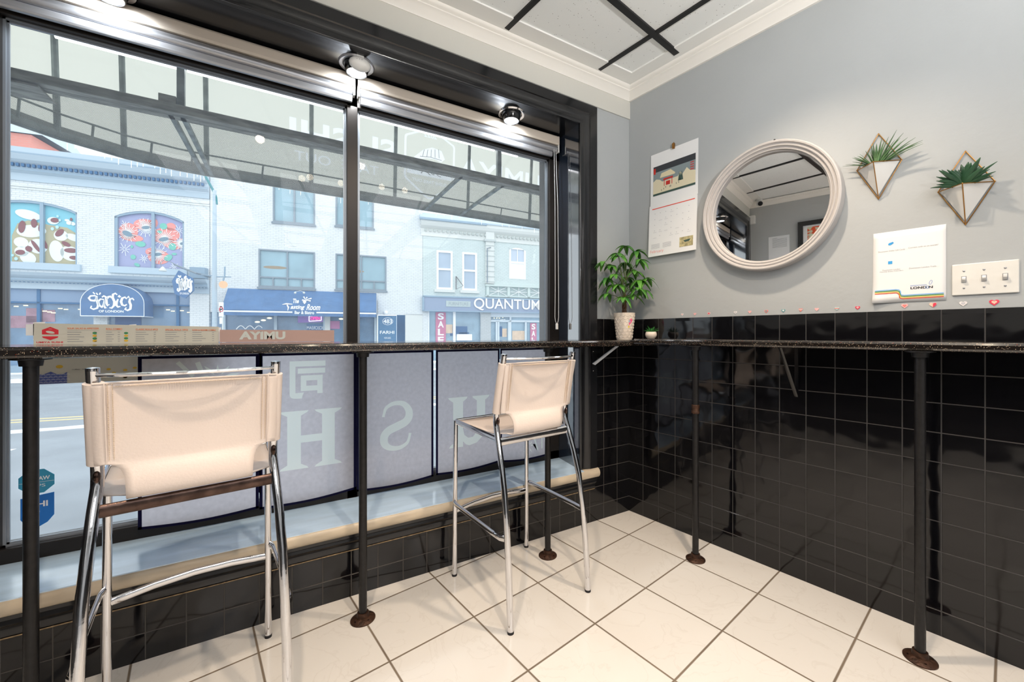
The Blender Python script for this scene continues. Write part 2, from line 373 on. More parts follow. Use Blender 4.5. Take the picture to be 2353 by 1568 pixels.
# ================================================================ THE ROOM
CT = 2.66
m_floor = tiles('white_marbled_floor_tile', (228, 224, 218), (122, 108, 92), 0, 1, .3368, -.2632, -.1927, .006, rough=.16, marble=True)
m_tileF = tiles('black_wall_tile_front', (13, 13, 16), (74, 70, 66), 0, 2, (.1084, .1102), 0, .0932, .0030, rough=.07, hi=1.09, wavy=.0022)
m_tileR = tiles('black_wall_tile_right', (13, 13, 16), (66, 64, 64), 0, 2, (.108, .1102), .0031, .0932, .0030, rough=.07, hi=1.09, wavy=.0022)
m_ceil = speckle('acoustic_ceiling_tile', (240, 243, 243), ((150, 150, 150), (170, 168, 165)), rough=.9, scale=150, thr=.05, spec=.1)
m_border = M('ceiling_border_paint', (240, 241, 239), .7)
m_tbar = M('black_ceiling_bar', (20, 20, 22), .5)

def wp(d, off=0): p = FR.w((d, -off, 0)); return p.x, p.y
far = wp(7.0)
flr = [(-3.25, .02), (.02, .02), (wp(0)[0]+.02, 0), (far[0]+.02, far[1]), (-3.25, far[1])]
fo = Frame((0, 0), TH+.0024); Ri = fo.R.transposed()
g = G(); v = [Ri @ Vector((x, y, 0)) for x, y in flr]
n_ = len(v); g.add([(p.x, p.y, 0) for p in v]+[(p.x, p.y, -.1) for p in v], [tuple(range(n_)), tuple(range(2*n_-1, n_-1, -1))]+[(i, n_+i, n_+(i+1) % n_, (i+1) % n_) for i in range(n_)])
struct('floor', g, m_floor, fo)
# window wall with its opening
OX0, OX1, OZ0, OZ1 = -3.02, -.393, .27, 2.363
g = G().box(OX1, .35, 0, .26, -.1, CT+.1).box(-3.6, OX0, 0, .26, -.1, CT+.1).box(OX0, OX1, 0, .26, OZ1, CT+.1).box(OX0, OX1, 0, .26, -.1, OZ0)
struct('wall_front', g, m_wall)
g = G().box(-3.2, -.285, -.008, 0, 0, .24).box(-.285, .0, -.008, 0, 0, 1.213)
struct('trim_1', g, m_tileF)
g = G().box(-3.2, .01, -.009, 0, 2.489, 2.602)
struct('trim_2', g, m_band, bevel=.002)
# right wall
struct('wall_right', G().box(-.4, 7.2, 0, .12, -.1, CT+.1), m_wall, FR)
struct('trim_3', G().box(.0, 7.0, -.008, 0, 0, 1.213), m_tileR, FR)
# left and back wall
m_wallL = M('painted_wall_left', (184, 187, 188), .75)
struct('wall_left', G().box(-3.32, -3.2, far[1]-.1, .26, -.1, CT+.1), m_wallL)
struct('wall_back', G().box(-3.32, far[0]+.3, far[1]-.1, far[1], -.1, CT+.1), m_wallL)
m_tileL = tiles('black_wall_tile_left', (13, 13, 16), (96, 94, 92), 1, 2, (.108, .1102), 0, .0932, .0030, rough=.07, hi=1.09)
struct('trim_4', G().box(-3.2, -3.192, far[1], 0, 0, 1.213), m_tileL)
# ceiling in the right wall's frame: x = distance from the corner, y = -offset
g = G(); cv = [(-3.25, .02), (.02, .02), (far[0]+.02, far[1]), (-3.25, far[1])]
RRi = FR.R.transposed(); v = [RRi @ Vector((x, y, 0)) for x, y in cv]
g.add([(p.x, p.y, CT+.006) for p in v]+[(p.x, p.y, CT+.09) for p in v], [(0, 1, 2, 3), (7, 6, 5, 4)]+[(i, 4+i, 4+(i+1) % 4, (i+1) % 4) for i in range(4)])
struct('ceiling', g, m_ceil, FR)
g = G()
for k in range(0, 6):
    o = .32+.598*k; hw = .013 if k else .011
    g.box(.08-(o*.16), 6.9, -o-hw, -o+hw, CT-.004, CT+.007)
for k in range(0, 6):
    d = .39+1.215*k; g.box(d-.016, d+.016, -3.6 if k else -3.6, -.1, CT-.0045, CT+.007)
struct('trim_5', g, m_tbar, FR)
g = G().box(0, 7, -.152, 0, CT-.002, CT+.006)
struct('trim_6', g, m_border, FR)
struct('trim_7', G().box(-3.2, .02, -.155, 0, CT-.0018, CT+.006), m_border)
cp = [(0, 2.598), (.012, 2.598), (.014, 2.604), (.024, 2.612), (.034, 2.626), (.046, 2.634), (.050, 2.636), (.050, 2.641), (.060, 2.645), (.068, 2.652), (.070, 2.659), (.0, 2.659)]
struct('trim_8', G().prof([(-o, z) for o, z in cp], -3.2, .03), m_crown, smooth=True)
struct('trim_9', G().prof([(-o, z) for o, z in cp], -.05, 7), m_crown, FR, smooth=True)
gl = G(); vv = []
for y in (0, far[1]): vv += [(-3.2+o, y, z) for o, z in cp]
n_ = len(cp); gl.add(vv, [tuple(range(n_)), tuple(range(2*n_-1, n_-1, -1))]+[(i, (i+1) % n_, n_+(i+1) % n_, n_+i) for i in range(n_)])
struct('trim_10', gl, m_crown, smooth=True)
# black casing round the opening, mitred
def sweep(x0, x1, zb, z1, prof):
    g = G(); n = len(prof); v = []
    for o, y in prof: v.append((x0-o, y, zb))
    for o, y in prof: v.append((x0-o, y, z1+o))
    for o, y in prof: v.append((x1+o, y, z1+o))
    for o, y in prof: v.append((x1+o, y, zb))
    f = [tuple(range(n)), tuple(range(4*n-1, 3*n-1, -1))]
    for k in range(3):
        for i in range(n): f.append((k*n+i, (k+1)*n+i, (k+1)*n+(i+1) % n, k*n+(i+1) % n))
    return g.add(v, f)
cas = [(0, 0), (0, -.014), (.006, -.018), (.013, -.018), (.016, -.014), (.026, -.0135), (.040, -.016), (.052, -.022), (.062, -.024), (.066, -.029), (.116, -.030), (.120, -.026), (.120, 0)]
struct('trim_11', sweep(-3.01, -.403, .325, 2.353, cas), m_blackpaint, smooth=True)
# black reveal lining
g = G().box(-.403, -.392, -.001, .255, .3, 2.364).box(-3.021, -3.01, -.001, .255, .3, 2.364)
struct('trim_12', g, m_jamb)
struct('trim_20', G().box(-3.01, -.403, -.001, .255, 2.353, 2.364), m_blackpaint)
# sill, nosing and apron moulding
g = G().prof([(-.04, .300), (-.04, .3268), (.262, .347), (.262, .27), (0, .27), (0, .300)], -3.02, -.393)
struct('window_sill', g, m_sillreflect)
noz = [(-.012, .326)]+[(-.030-.021*math.sin(a), .3005+.0265*math.cos(a)) for a in [PI*i/8 for i in range(9)]]+[(0, .274), (0, .300), (-.012, .300)]
struct('trim_13', G().prof(noz, -3.13, -.281), m_nosing, smooth=True)
ap = [(0, .274), (-.034, .274), (-.034, .262), (-.028, .256), (-.030, .246), (-.022, .236), (-.012, .226), (-.014, .214), (-.012, .202), (0, .200)]
struct('trim_14', G().prof(ap, -3.13, -.290), m_blackpaint, smooth=True)
m_caulk = M('flaking_caulk', (150, 128, 96), .8, vary=.5, vscale=60)
struct('trim_15', G().prof([(-.008, .198), (-.015, .201), (-.0148, .1985), (-.010, .1945), (-.008, .1945)], -3.13, -.292), m_caulk)
# aluminium shop window
FY0, FY1 = .200, .262
g = G().box(-.474, -.403, FY0, FY1, .345, 2.353).box(-1.620, -1.573, FY0, FY1, .34, 2.353).box(-2.745, -2.688, FY0, FY1, .34, 2.353).box(-3.01, -2.97, FY0, FY1, .34, 2.353)
g.box(-3.01, -.403, FY0, FY1, .343, .394).box(-3.01, -.403, FY0, FY1, 2.205, 2.353)
fr = struct('window_1', g, m_alu, bevel=.002)
PANES = [(-1.573, -.474), (-2.688, -1.620)]
for i, (a, b) in enumerate(PANES):
    gg = G()
    for k, (w1, yy) in enumerate(((.007, .222), (.013, .229))):
        gg.box(a, a+w1, yy, yy+.006, .394, 2.205).box(b-w1, b, yy, yy+.006, .394, 2.205).box(a, b, yy, yy+.006, .394, .394+w1).box(a, b, yy, yy+.006, 2.205-w1, 2.205)
    sub('gasket', gg, m_alulight, fr)
    sub('window_pane', G().quad((a, .236, .394), (b, .236, .394), (b, .236, 2.205), (a, .236, 2.205)), m_glass, fr)
sub('infill_panel', G().box(-2.97, -2.745, .225, .24, .394, 2.205), m_jamb, fr)
# outside face of our own front, above the window and at both sides
m_front = M('street_side_wall', (120, 118, 116), .8)
struct('trim_16', G().box(-6.5, OX0, .262, .45, -.6, 4.8).box(OX1, 3.5, .262, .45, -.6, 4.8).box(OX0, OX1, .262, .45, 2.36, 4.8).box(OX0, OX1, .262, .45, -.6, .34), m_front)
# glowing ceiling panels added behind the camera to brighten the room
m_panelglow = emit('fill_panel_glow', (252, 250, 250), 5.2)
for i, (x, y) in enumerate(PANELS):
    t = Thing('ceiling_fill_panel', 'added white glowing ceiling panel that fills the room from behind the viewer', 'ceiling light', (x, y, CT), group='added ceiling fill panels behind the viewer')
    t.part('frame', G().box(x-.305, x+.305, y-.61, y-.58, CT-.004, CT+.005).box(x-.305, x+.305, y+.58, y+.61, CT-.004, CT+.005).box(x-.305, x-.28, y-.58, y+.58, CT-.004, CT+.005).box(x+.28, x+.305, y-.58, y+.58, CT-.004, CT+.005), m_white)
    t.part('diffuser', G().box(x-.28, x+.28, y-.58, y+.58, CT, CT+.005), m_panelglow)
m_glowwarm = emit('warm_bulb', (255, 226, 190), 30)
for i, (x, y) in enumerate(DOWN):
    t = Thing('ceiling_downlight', 'small round warm downlight set in the ceiling above the counters', 'ceiling light', (x, y, CT), group='warm ceiling downlights')
    t.part('trim_ring', G().lathe([(.032, CT-.001), (.034, CT-.004), (.052, CT-.004), (.055, CT+.004)], (x, y, 0)), m_white, smooth=True)
    t.part('bulb', G().lathe([(.0, CT+.001), (.03, CT+.001), (.03, CT+.004)], (x, y, 0)), m_glowwarm)
# little track bulbs that mirror in the window glass
for i, (x, y) in enumerate([(-1.76, -1.79), (-1.70, -1.72), (-1.45, -1.73), (-1.11, -1.64), (-.9, -1.62)]):
    t = Thing('hanging_bulb', ['leftmost', 'second', 'middle', 'fourth', 'rightmost'][i]+' of the five warm hanging spotlight bulbs mirrored in the window', 'bulb', (x, y, CT), group='spotlight bulbs mirrored in the glass')
    t.part('stem', G().tube([(x, y, CT), (x, y, 2.535)], .008), m_tbar); t.part('bulb', G().ball((x, y, 2.51), .028), emit('bulb_glow', (255, 236, 206), 22))

t = Thing('fill_uplight', 'added fill light on a slim black stand, tilted up behind the viewer', 'fill light', (-1.22, -2.95, 0))  # unseen stand and head made up to carry the added fill beam
t.part('base', G().lathe([(0, 0), (.13, 0), (.13, .012), (.02, .02), (0, .02)], (-1.22, -2.95, 0), 28), m_tbar); t.part('stem', G().tube([(-1.22, -2.95, .02), (-1.22, -2.95, 1.84)], .011, 10), m_tbar)
t.part('head', G().tube([(-1.249, -2.958, 1.862), (-1.226, -2.912, 1.908)], [.045, .062], 18), m_tbar, smooth=True)
# ================================================================ COUNTERS, POLES, BRACKETS
g = G(); cp2 = [(-3.185, -.225), (.030, -.225), (-.012, -.012), (-.275, -.012), (-.275, -.034), (-.405, -.034), (-.405, .195), (-3.008, .195), (-3.008, -.034), (-3.14, -.034), (-3.14, -.012), (-3.185, -.012)]
n_ = len(cp2)
g.add([(x, y, 1.054) for x, y in cp2]+[(x, y, 1.087) for x, y in cp2], [tuple(range(n_)), tuple(range(2*n_-1, n_-1, -1))]+[(i, n_+i, n_+(i+1) % n_, (i+1) % n_) for i in range(n_)])
one('window_counter', g, m_counter, 'black speckled laminate bar counter running along the shop window', 'counter', (-1.6, 0, 1.054), bevel=.009)
g = G(); q4 = [(.232, -.0092), (6.5, -.0092), (6.5, -.232), (.1945, -.232)]
g.add([(x, y, 1.064) for x, y in q4]+[(x, y, 1.095) for x, y in q4], [(0, 1, 2, 3), (7, 6, 5, 4)]+[(i, 4+i, 4+(i+1) % 4, (i+1) % 4) for i in range(4)])
one('wall_counter', g, m_counter, 'black speckled laminate bar counter along the tiled wall under the mirror', 'counter', (1.5, -.1, 1.064), FR, bevel=.009)
def pole(label, x, y, top, frame, coup=False):
    t = Thing('support_pole', label, 'pole', (x, y, 0), frame, group='black pipe legs under the counters')
    t.part('pipe', G().tube([(x, y, .012), (x, y, top)], .0152, 16), m_pole, smooth=True)
    f = t.part('floor_flange', G().lathe([(.0, .012), (.0152, .030), (.021, .030), (.023, .013), (.040, .008), (.046, .004), (.046, .0)][::-1], (x, y, 0), 28), m_rust, smooth=True, label='rusty round floor flange')
    for a in (.5, 2.07, 3.64, 5.2): sub('screw', G().lathe([(0, .0105), (.0042, .0102), (.0046, .0075)][::-1], (x+.033*math.cos(a), y+.033*math.sin(a), 0), 10), m_chromeworn, f, t.base)
    t.part('top_flange', G().lathe([(.0152, top-.022), (.022, top-.022), (.024, top-.006), (.040, top-.004), (.040, top)], (x, y, 0), 24), m_pole, smooth=True)
    if coup: t.part('coupling', G().lathe([(.0152, .725), (.0195, .728), (.0195, .738), (.0178, .741), (.0178, .753), (.0195, .756), (.0195, .768), (.0152, .771)], (x, y, 0), 20), m_rust, smooth=True, label='rusty pipe coupling')
pole('black iron pipe leg of the window counter left of the nearest cream stool', -2.476, -.180, 1.054, F0)
pole('black iron pipe leg of the window counter standing between the two cream stools', -1.605, -.184, 1.054, F0)
pole('black iron pipe leg of the window counter beneath the far cream stool', -.734, -.178, 1.054, F0)
pole('thin black pipe leg with a brass-coloured coupling before the tiled wall near the corner', .559, -.214, 1.064, FR, True)
pole('black iron pipe leg under the wall counter at the right edge of the photo', 1.371, -.212, 1.064, FR)
t = Thing('counter_bracket', 'small steel diagonal bracket below the window counter beside the corner', 'bracket', (-.316, -.03, .89))
t.part('brace', G().box(-.012, .012, -.0015, .0015, 0, 1) and G().add([(-.317-.010, -.036, .942+.004), (-.317+.010, -.036, .942-.004), (-.262+.012, -.178, 1.0535), (-.262-.012, -.178, 1.0535), (-.317-.010, -.032, .944+.004), (-.317+.010, -.032, .944-.004), (-.262+.012, -.171, 1.0535), (-.262-.012, -.171, 1.0535)], [(0, 1, 2, 3), (7, 6, 5, 4), (0, 4, 5, 1), (1, 5, 6, 2), (2, 6, 7, 3), (3, 7, 4, 0)]), M('pale_steel_strap', (206, 214, 226), .35, metal=.3))
t.part('plate', G().box(-.330, -.306, -.034, -.0305, .888, 1.052), m_blackpaint)
for z in (.905, .945, 1.02): t.part('screw', G().ball((-.320, -.0345, z), .003), m_chrome)
t = Thing('counter_bracket', 'thin black diagonal bracket fixed to the tiled wall below the wall counter', 'bracket', (.938, -.008, .83), FR)
t.part('brace', G().tube([(.938, -.012, .836), (.920, -.16, 1.063)], .009, 6, flat=(.4, 1)), m_blackpaint)
t.part('plate', G().box(.930, .946, -.012, -.008, .83, 1.063), m_blackpaint)
t.part('screw', G().ball((.938, -.013, .846), .0035), m_chrome)
# ================================================================ BAR STOOLS
def stool(label, xy, deg, worn):
    f = Frame(xy, math.radians(deg)); t = Thing('bar_stool', label, 'bar stool', (0, 0, 0), f, group='cream leather sling bar stools')
    W = .183; mr = m_chromeworn if worn else m_chrome
    back = [(-.229, .008), (-.222, .12), (-.213, .24), (-.200, .36), (-.178, .5), (-.150, .60), (-.118, .69), (-.098, .745), (-.094, .768), (-.098, .80), (-.154, 1.041)]
    xs = [.203, .203, .202, .2, .197, .192, .187, .183, W, W, W]
    for s in (-1, 1):
        lg = t.part('rear_leg', G().tube([(s*x, y, z) for x, (y, z) in zip(xs, back)], .0125, 14), m_chrome, smooth=True)
        sub('foot_cap', G().lathe([(.0, 0), (.0128, 0), (.0128, .010), (.0, .010)], (s*.203, -.229, 0), 14), m_ink, lg)
        sub('weld', G().ball((s*W, -.105, .772), .0125, (.6, 1, 1.3)), m_chromeworn, lg)
        lf = t.part('front_leg', G().tube([(s*.207, .229, .008), (s*.206, .226, .35), (s*.204, .222, .722)], .0112, 12), m_chrome, smooth=True)
        sub('foot_cap', G().lathe([(.0, 0), (.0116, 0), (.0116, .010), (.0, .010)], (s*.207, .229, 0), 14), m_ink, lf)
        t.part('side_rail', G().tube([(s*.190, -.112, .700), (s*.203, .222, .716)], .0125, 10, flat=(1, .55)), m_chrome, smooth=True)
        t.part('footrest', G().tube([(s*.206, .226, .345), (s*.214, .212, .3445), (s*.2175, .19, .344), (s*.2185, .10, .343), (s*.2185, -.02, .342), (s*.2185, -.12, .341), (s*.216, -.175, .3405), (s*.201, -.203, .340)], .0125, 10, flat=(1, .5)), m_chrome, smooth=True)
    t.part('footrest', G().tube([(-.2, .226, .302), (-.10, .234, .312), (0, .237, .316), (.10, .234, .312), (.2, .226, .302)], .0125, 10, flat=(1, .5)), m_chrome, smooth=True)
    t.part('rear_rail', G().tube([(-.186, -.117, .689), (.186, -.117, .689)], .0165, 12, flat=(1, .42)), mr, smooth=True, label='rusty chrome rear rail' if worn else None)
    t.part('front_rail', G().tube([(-.203, .222, .716), (.203, .222, .716)], .0125, 10, flat=(1, .55)), m_chrome, smooth=True)
    t.part('back_rod', G().tube([(W*math.sin(a)/math.sin(1.0), -.153-.050*(math.cos(a)-math.cos(1.0))/(1-math.cos(1.0)), 1.025) for a in [-1.0+i*.1 for i in range(21)]], .0046, 8), m_chrome, smooth=True)
    # sling: back panel, tongue and seat as one leather sheet
    rows = [(1.005, -.1655, .185), (.995, -.164, .185), (.96, -.157, .185), (.92, -.150, .185), (.88, -.1425, .185), (.84, -.136, .185), (.815, -.132, .185), (.806, -.131, .184), (.804, -.131, .163), (.799, -.131, .148), (.788, -.133, .138), (.772, -.139, .132), (.755, -.143, .130), (.740, -.144, .129), (.728, -.142, .129), (.718, -.137, .129), (.712, -.126, .129), (.711, -.112, .129), (.712, -.096, .133), (.713, -.086, .150), (.714, -.076, .172), (.715, -.060, .184)]
    rows += [(.7155+.001*i, -.03+i*.052, .186+.0022*i) for i in range(6)]
    g = G(); N = 16; v = []
    for z, y, w in rows:
        for j in range(N+1):
            u = -1+2*j/N
            sag = -.010*(1-u*u) if y > -.09 else 0; bow = (.012*(1-u*u)*min(1, max(0, (z-.79)/.1))) if z > .79 else -.004*(1-u*u)
            v.append((u*w, y+(bow if y <= -.09 else 0), z+sag))
    fc = [(i*(N+1)+j, i*(N+1)+j+1, (i+1)*(N+1)+j+1, (i+1)*(N+1)+j) for i in range(len(rows)-1) for j in range(N)]
    g.add(v, fc); sl = t.part('sling', g, m_leather, smooth=True, solid=.0035)
    st = G()
    for i in range(36):
        z = .815+i*.0053; y = -.1835-(.96-z)*-.20 if False else -.166+(1.012-z)*.174
        for s in (-1, 1):
            for x in (.158, .150): st.box(s*x-.0007, s*x+.0007, y-.0030-.0005, y+.0015, z, z+.0032)
    for i in range(56): x = -.145+i*.0052; st.box(x, x+.0034, -.171+.0105*(1-(x/.185)**2), -.1655+.0115*(1-(x/.185)**2), .9965, .9977)
    sub('stitching', st, m_thread, sl)
    for s in (-1, 1):
        sv = t.part('sling_sleeve', G().tube([(s*W, -.099, .804), (s*W, -.1095, .85), (s*W, -.124, .912), (s*W, -.1465, 1.006)], .0185, 18), m_leather, smooth=True)
        sub('sleeve_seam', G().tube([(s*(W-.020), -.133, .806), (s*(W-.020), -.1655, .98), (s*(W-.020), -.1695, 1.005)], .0018, 6), m_leather, sv)
        t.part('post_cap', G().lathe([(.0125, 1.035), (.0128, 1.042), (.0, 1.044)], (s*W, -.1535, 0), 14), m_chrome, smooth=True)
    t.part('top_hem', G().tube([(u*.183/10, -.167+.012*(1-(u/10)**2), 1.0055) for u in range(-10, 11)], .0024, 6), m_leather, smooth=True)
    return t
stool('cream leather bar stool nearest the viewer at the left, with a rusty rear rail', (-2.090, -.358), 8.5, True)
stool('cream leather chrome bar stool standing further back near the room corner', (-.966, -.300), 6.3, False)
# ================================================================ NOREN CURTAIN
m_noren = cloth('noren_cloth', (214, 210, 217), .72, weave=55); m_hem = cloth('navy_hem', (24, 24, 52), .25)
m_norenlet = cloth('bleached_print', (236, 240, 236), .74)
YN = .172
t = Thing('noren_curtain', 'short greyish lilac noren curtain with pale lettering hanging below the window counter', 'curtain', (-1.42, YN, .38))
t.part('rod', G().tube([(-2.36, YN+.004, 1.043), (-.47, YN+.004, 1.043)], .006, 10), m_ink)
pan = [(-2.338, -1.963, .388, .386), (-1.961, -1.583, .378, .392), (-1.581, -1.214, .378, .384), (-1.200, -.831, .386, .396), (-.829, -.492, .394, .386)]
YL = YN
def serif_stem(x, z0, z1, w, s):       # outline of a slab-serif stem
    h = w/2; return [(x-h-s, z0), (x+h+s, z0), (x+h+s*.8, z0+.008), (x+h, z0+.022), (x+h, z1-.022), (x+h+s*.8, z1-.008), (x+h+s, z1), (x-h-s, z1), (x-h-s*.8, z1-.008), (x-h, z1-.022), (x-h, z0+.022), (x-h-s*.8, z0+.008)]
def letter_H(x0, x1, z0, z1, w, s, b0, b1):
    A = serif_stem(x0, z0, z1, w, s); B = serif_stem(x1, z0, z1, w, s); h = w/2
    return A[:4]+[(x0+h, b0), (x1-h, b0)]+[B[10], B[11], B[0], B[1], B[2], B[3], B[4], B[5], B[6], B[7], B[8], B[9]]+[(x1-h, b1), (x0+h, b1)]+A[4:]
def letter_S(cx, cz, w, h):             # reversed S with slab ends
    P = [(.47, .22), (.44, .30), (.36, .42), (.10, .5), (-.22, .48), (-.42, .34), (-.44, .18), (-.30, .06), (0, -.02), (.30, -.10), (.44, -.22), (.42, -.38), (.22, -.48), (-.10, -.5), (-.36, -.42), (-.45, -.30), (-.48, -.20)]
    ws = [.10, .09, .12, .15, .19, .25, .28, .29, .30, .29, .28, .25, .19, .15, .12, .09, .10]
    def cr(A, n=5):
        o = []
        for i in range(len(A)-1):
            p0, p1, p2, p3 = A[max(i-1, 0)], A[i], A[i+1], A[min(i+2, len(A)-1)]
            for k in range(n): t = k/n; o.append(.5*((2*p1)+(-p0+p2)*t+(2*p0-5*p1+4*p2-p3)*t*t+(-p0+3*p1-3*p2+p3)*t**3))
        return o+[A[-1]]
    X = cr([q[0] for q in P]); Z = cr([q[1] for q in P]); W = cr(ws)
    return outline([(cx-px*w, cz+pz*h) for px, pz in zip(X, Z)], [q*w for q in W])
def letter_U(x0, x1, z0, z1):
    return [(x0-.056, z1), (x0+.054, z1), (x0+.050, z1-.010), (x0+.028, z1-.026), (x0+.028, z0+.095), (x0+.036, z0+.062), (x0+.058, z0+.044), (x0+.085, z0+.046), (x1-.030, z0+.066), (x1-.025, z0+.095), (x1-.025, z1-.026), (x1-.047, z1-.010), (x1-.051, z1), (x1+.051, z1), (x1+.047, z1-.010), (x1+.025, z1-.026), (x1+.025, z0+.09), (x1+.012, z0+.045), (x1-.025, z0+.012), (x1-.068, z0+.002), (x0+.045, z0+.010), (x0+.028, z0+.028), (x0+.028, z0), (x0-.050, z0), (x0-.046, z0+.010), (x0-.028, z0+.022), (x0-.028, z1-.026), (x0-.050, z1-.010)]
def bamboo(cx, cz, k):
    out = []
    for a, l in ((.2, 1), (.9, .8), (1.6, .7), (2.3, .9), (3.0, .8), (3.8, 1), (4.5, .7), (5.2, .9)):
        dx, dz = math.cos(a), math.sin(a); q = .22
        out.append([(cx+dx*q*k, cz+dz*q*k), (cx+(dx*.6-dz*.10)*l*k, cz+(dz*.6+dx*.10)*l*k), (cx+dx*l*k, cz+dz*l*k), (cx+(dx*.6+dz*.10)*l*k, cz+(dz*.6-dx*.10)*l*k)])
    return out
def bar(x0, z0, x1, z1, w): return outline([(x0, z0), (x1, z1)], w)
kan = lambda s, *r: loops_of(G().text(s, *r, 0, mirror=True, bold=.03))
prints = [[('letter_print', [serif_stem(-2.15, .525, .782, .056, .034)]), ('bamboo_print', bamboo(-2.10, .945, .075)+[bar(-2.225, 1.012, -2.178, .955, .014), bar(-2.165, 1.010, -2.150, .965, .016)])],
          [('letter_print', [letter_H(-1.835, -1.700, .525, .782, .052, .030, .640, .672)]), ('character_print', kan('司', -1.852, -1.712, .836, 1.002))],
          [('letter_print', [letter_S(-1.398, .668, .135, .222)])],
          [('letter_print', [letter_U(-1.078, -.945, .513, .782)]), ('character_print', kan('寿', -1.094, -.952, .834, .998))],
          [('letter_print', [letter_S(-.66, .680, .135, .222)]), ('bamboo_print', bamboo(-.640, .455, .046)), ('signature_print', [bar(-.60, .495, -.577, .425, .011), bar(-.548, .505, -.548, .430, .008), bar(-.530, .49, -.520, .44, .007)])]]
for k, (a, b, za, zb) in enumerate(pan):
    yk = YN+(.003 if k % 2 else 0)
    bz = lambda x, a=a, b=b, za=za, zb=zb: za+(zb-za)*(x-a)/(b-a)-.012*math.sin(PI*(x-a)/(b-a))
    xsn = [a+(b-a)*i/14 for i in range(15)]
    outer = [(x, bz(x)) for x in xsn]+[(b, 1.040), (a, 1.040)]
    pp = t.part('panel', fill2d([outer]+[lp for nm, L in prints[k] for lp in L], yk), m_noren, solid=-1)
    for nm, L in prints[k]: sub(nm, fill2d(L, yk), m_norenlet, pp, t.base, solid=-1, label='pale print')
    g = G().poly([(a, bz(a)), (a+.011, bz(a)), (a+.011, 1.028), (b-.011, 1.028), (b-.011, bz(b)), (b, bz(b)), (b, 1.0405), (a, 1.0405)], yk-.0014)
    for x1, x2 in zip(xsn, xsn[1:]): g.poly([(x1, bz(x1)), (x2, bz(x2)), (x2, bz(x2)+.010), (x1, bz(x1)+.010)], yk-.0014)
    if k in (0, 1): g.poly([(b-.004, .46), (b+.006, .44), (b+.009, 1.04), (b-.004, 1.04)], yk+.0016)
    sub('hem', g, m_hem, pp, t.base, solid=-1)
# ================================================================ BLINDS, SOFFIT SPOTS, SENSOR
m_fascia = M('beige_blind_fascia', (204, 194, 182), .55); m_silver = M('satin_silver', (176, 178, 184), .3, metal=.7, stretch=(1, 30, 30), vary=.06, vscale=8)
for a, b, lb in ((-1.576, -.424, 'rolled-up silver roller blind above the right window pane'), (-2.985, -1.588, 'rolled-up silver roller blind above the left window pane')):
    t = Thing('roller_blind', lb, 'blind', ((a+b)/2, .17, 2.30), group='roller blinds above the window')
    t.part('head_rail', G().prof([(.166, 2.290), (.163, 2.30), (.163, 2.335), (.166, 2.343), (.198, 2.343), (.198, 2.290)], a, b), m_fascia, bevel=.002)
    t.part('rolled_blind', G().tube([(a+.012, .186, 2.268), (b-.012, .186, 2.268)], .0215, 20), m_silver, smooth=True)
    t.part('bottom_bar', G().prof([(.176, 2.214), (.172, 2.222), (.172, 2.240), (.177, 2.247), (.190, 2.247), (.190, 2.214)], a+.012, b-(.045 if a > -2 else .012)), m_silver, bevel=.002)
    for x in (a+.004, b-.004): t.part('end_bracket', G().box(x-.004, x+.004, .166, .198, 2.245, 2.343), m_white)
    if a > -2:
        c = G().tube([(-.462, .168, 2.265), (-.464, .155, 1.9), (-.466, .150, 1.4), (-.468, .15, 1.225), (-.464, .15, 1.200), (-.457, .15, 1.187), (-.450, .15, 1.187), (-.444, .15, 1.200), (-.441, .15, 1.225), (-.441, .15, 1.4), (-.443, .155, 1.9), (-.450, .168, 2.265)], .0016, 6)
        cc = t.part('cord_loop', c, m_white, smooth=True); sub('cord_weight', G().box(-.461, -.446, .145, .155, 1.150, 1.186), m_white, cc, t.base, bevel=.002)
for (x, y), w in zip(POTS, ('left', 'middle', 'right')):
    t = Thing('soffit_spotlight', {'left': 'lit eyeball spotlight in the black soffit at the upper left edge of the photo', 'middle': 'lit eyeball spotlight in the black soffit behind the white sensor', 'right': 'lit eyeball spotlight in the black soffit nearest the right end of the window'}[w], 'spotlight', (x, y, 2.353), group='eyeball spotlights in the window soffit')
    t.part('trim_ring', G().lathe([(.055, 2.3525), (.058, 2.3475), (.060, 2.346), (.072, 2.346), (.077, 2.353)], (x, y, 0), 32), m_chrome if w != 'middle' else m_silver, smooth=True)
    t.part('eyeball', G().lathe([(.054, 2.3525), (.0535, 2.345), (.0515, 2.335), (.048, 2.325), (.0445, 2.316), (.0425, 2.313), (.0395, 2.314), (.038, 2.320)], (x, y, 0), 28), m_blackpaint, smooth=True)
    t.part('lens', G().lathe([(0, 2.3165), (.0385, 2.3165), (.0385, 2.319)], (x, y, 0), 24), emit('spot_lens', (250, 252, 255), 9))
t = Thing('motion_sensor', 'white oval sensor under the black soffit beside the middle spotlight', 'sensor', (-1.585, .040, 2.353))
t.part('housing', G().add(*(lambda q: (q.v, q.f))(G().ball((-1.585, .040, 2.318), 1, (.046, .026, .030), 20))), m_white, smooth=True)
t.part('foot', G().box(-1.60, -1.57, .03, .05, 2.335, 2.353), m_white)
t.part('indicator_dots', G().add(*(lambda q: (q.v, q.f))(G().ball((-1.60, .0172, 2.325), .0016).ball((-1.59, .0158, 2.326), .0016).ball((-1.58, .0155, 2.326), .0016))), m_greyink)
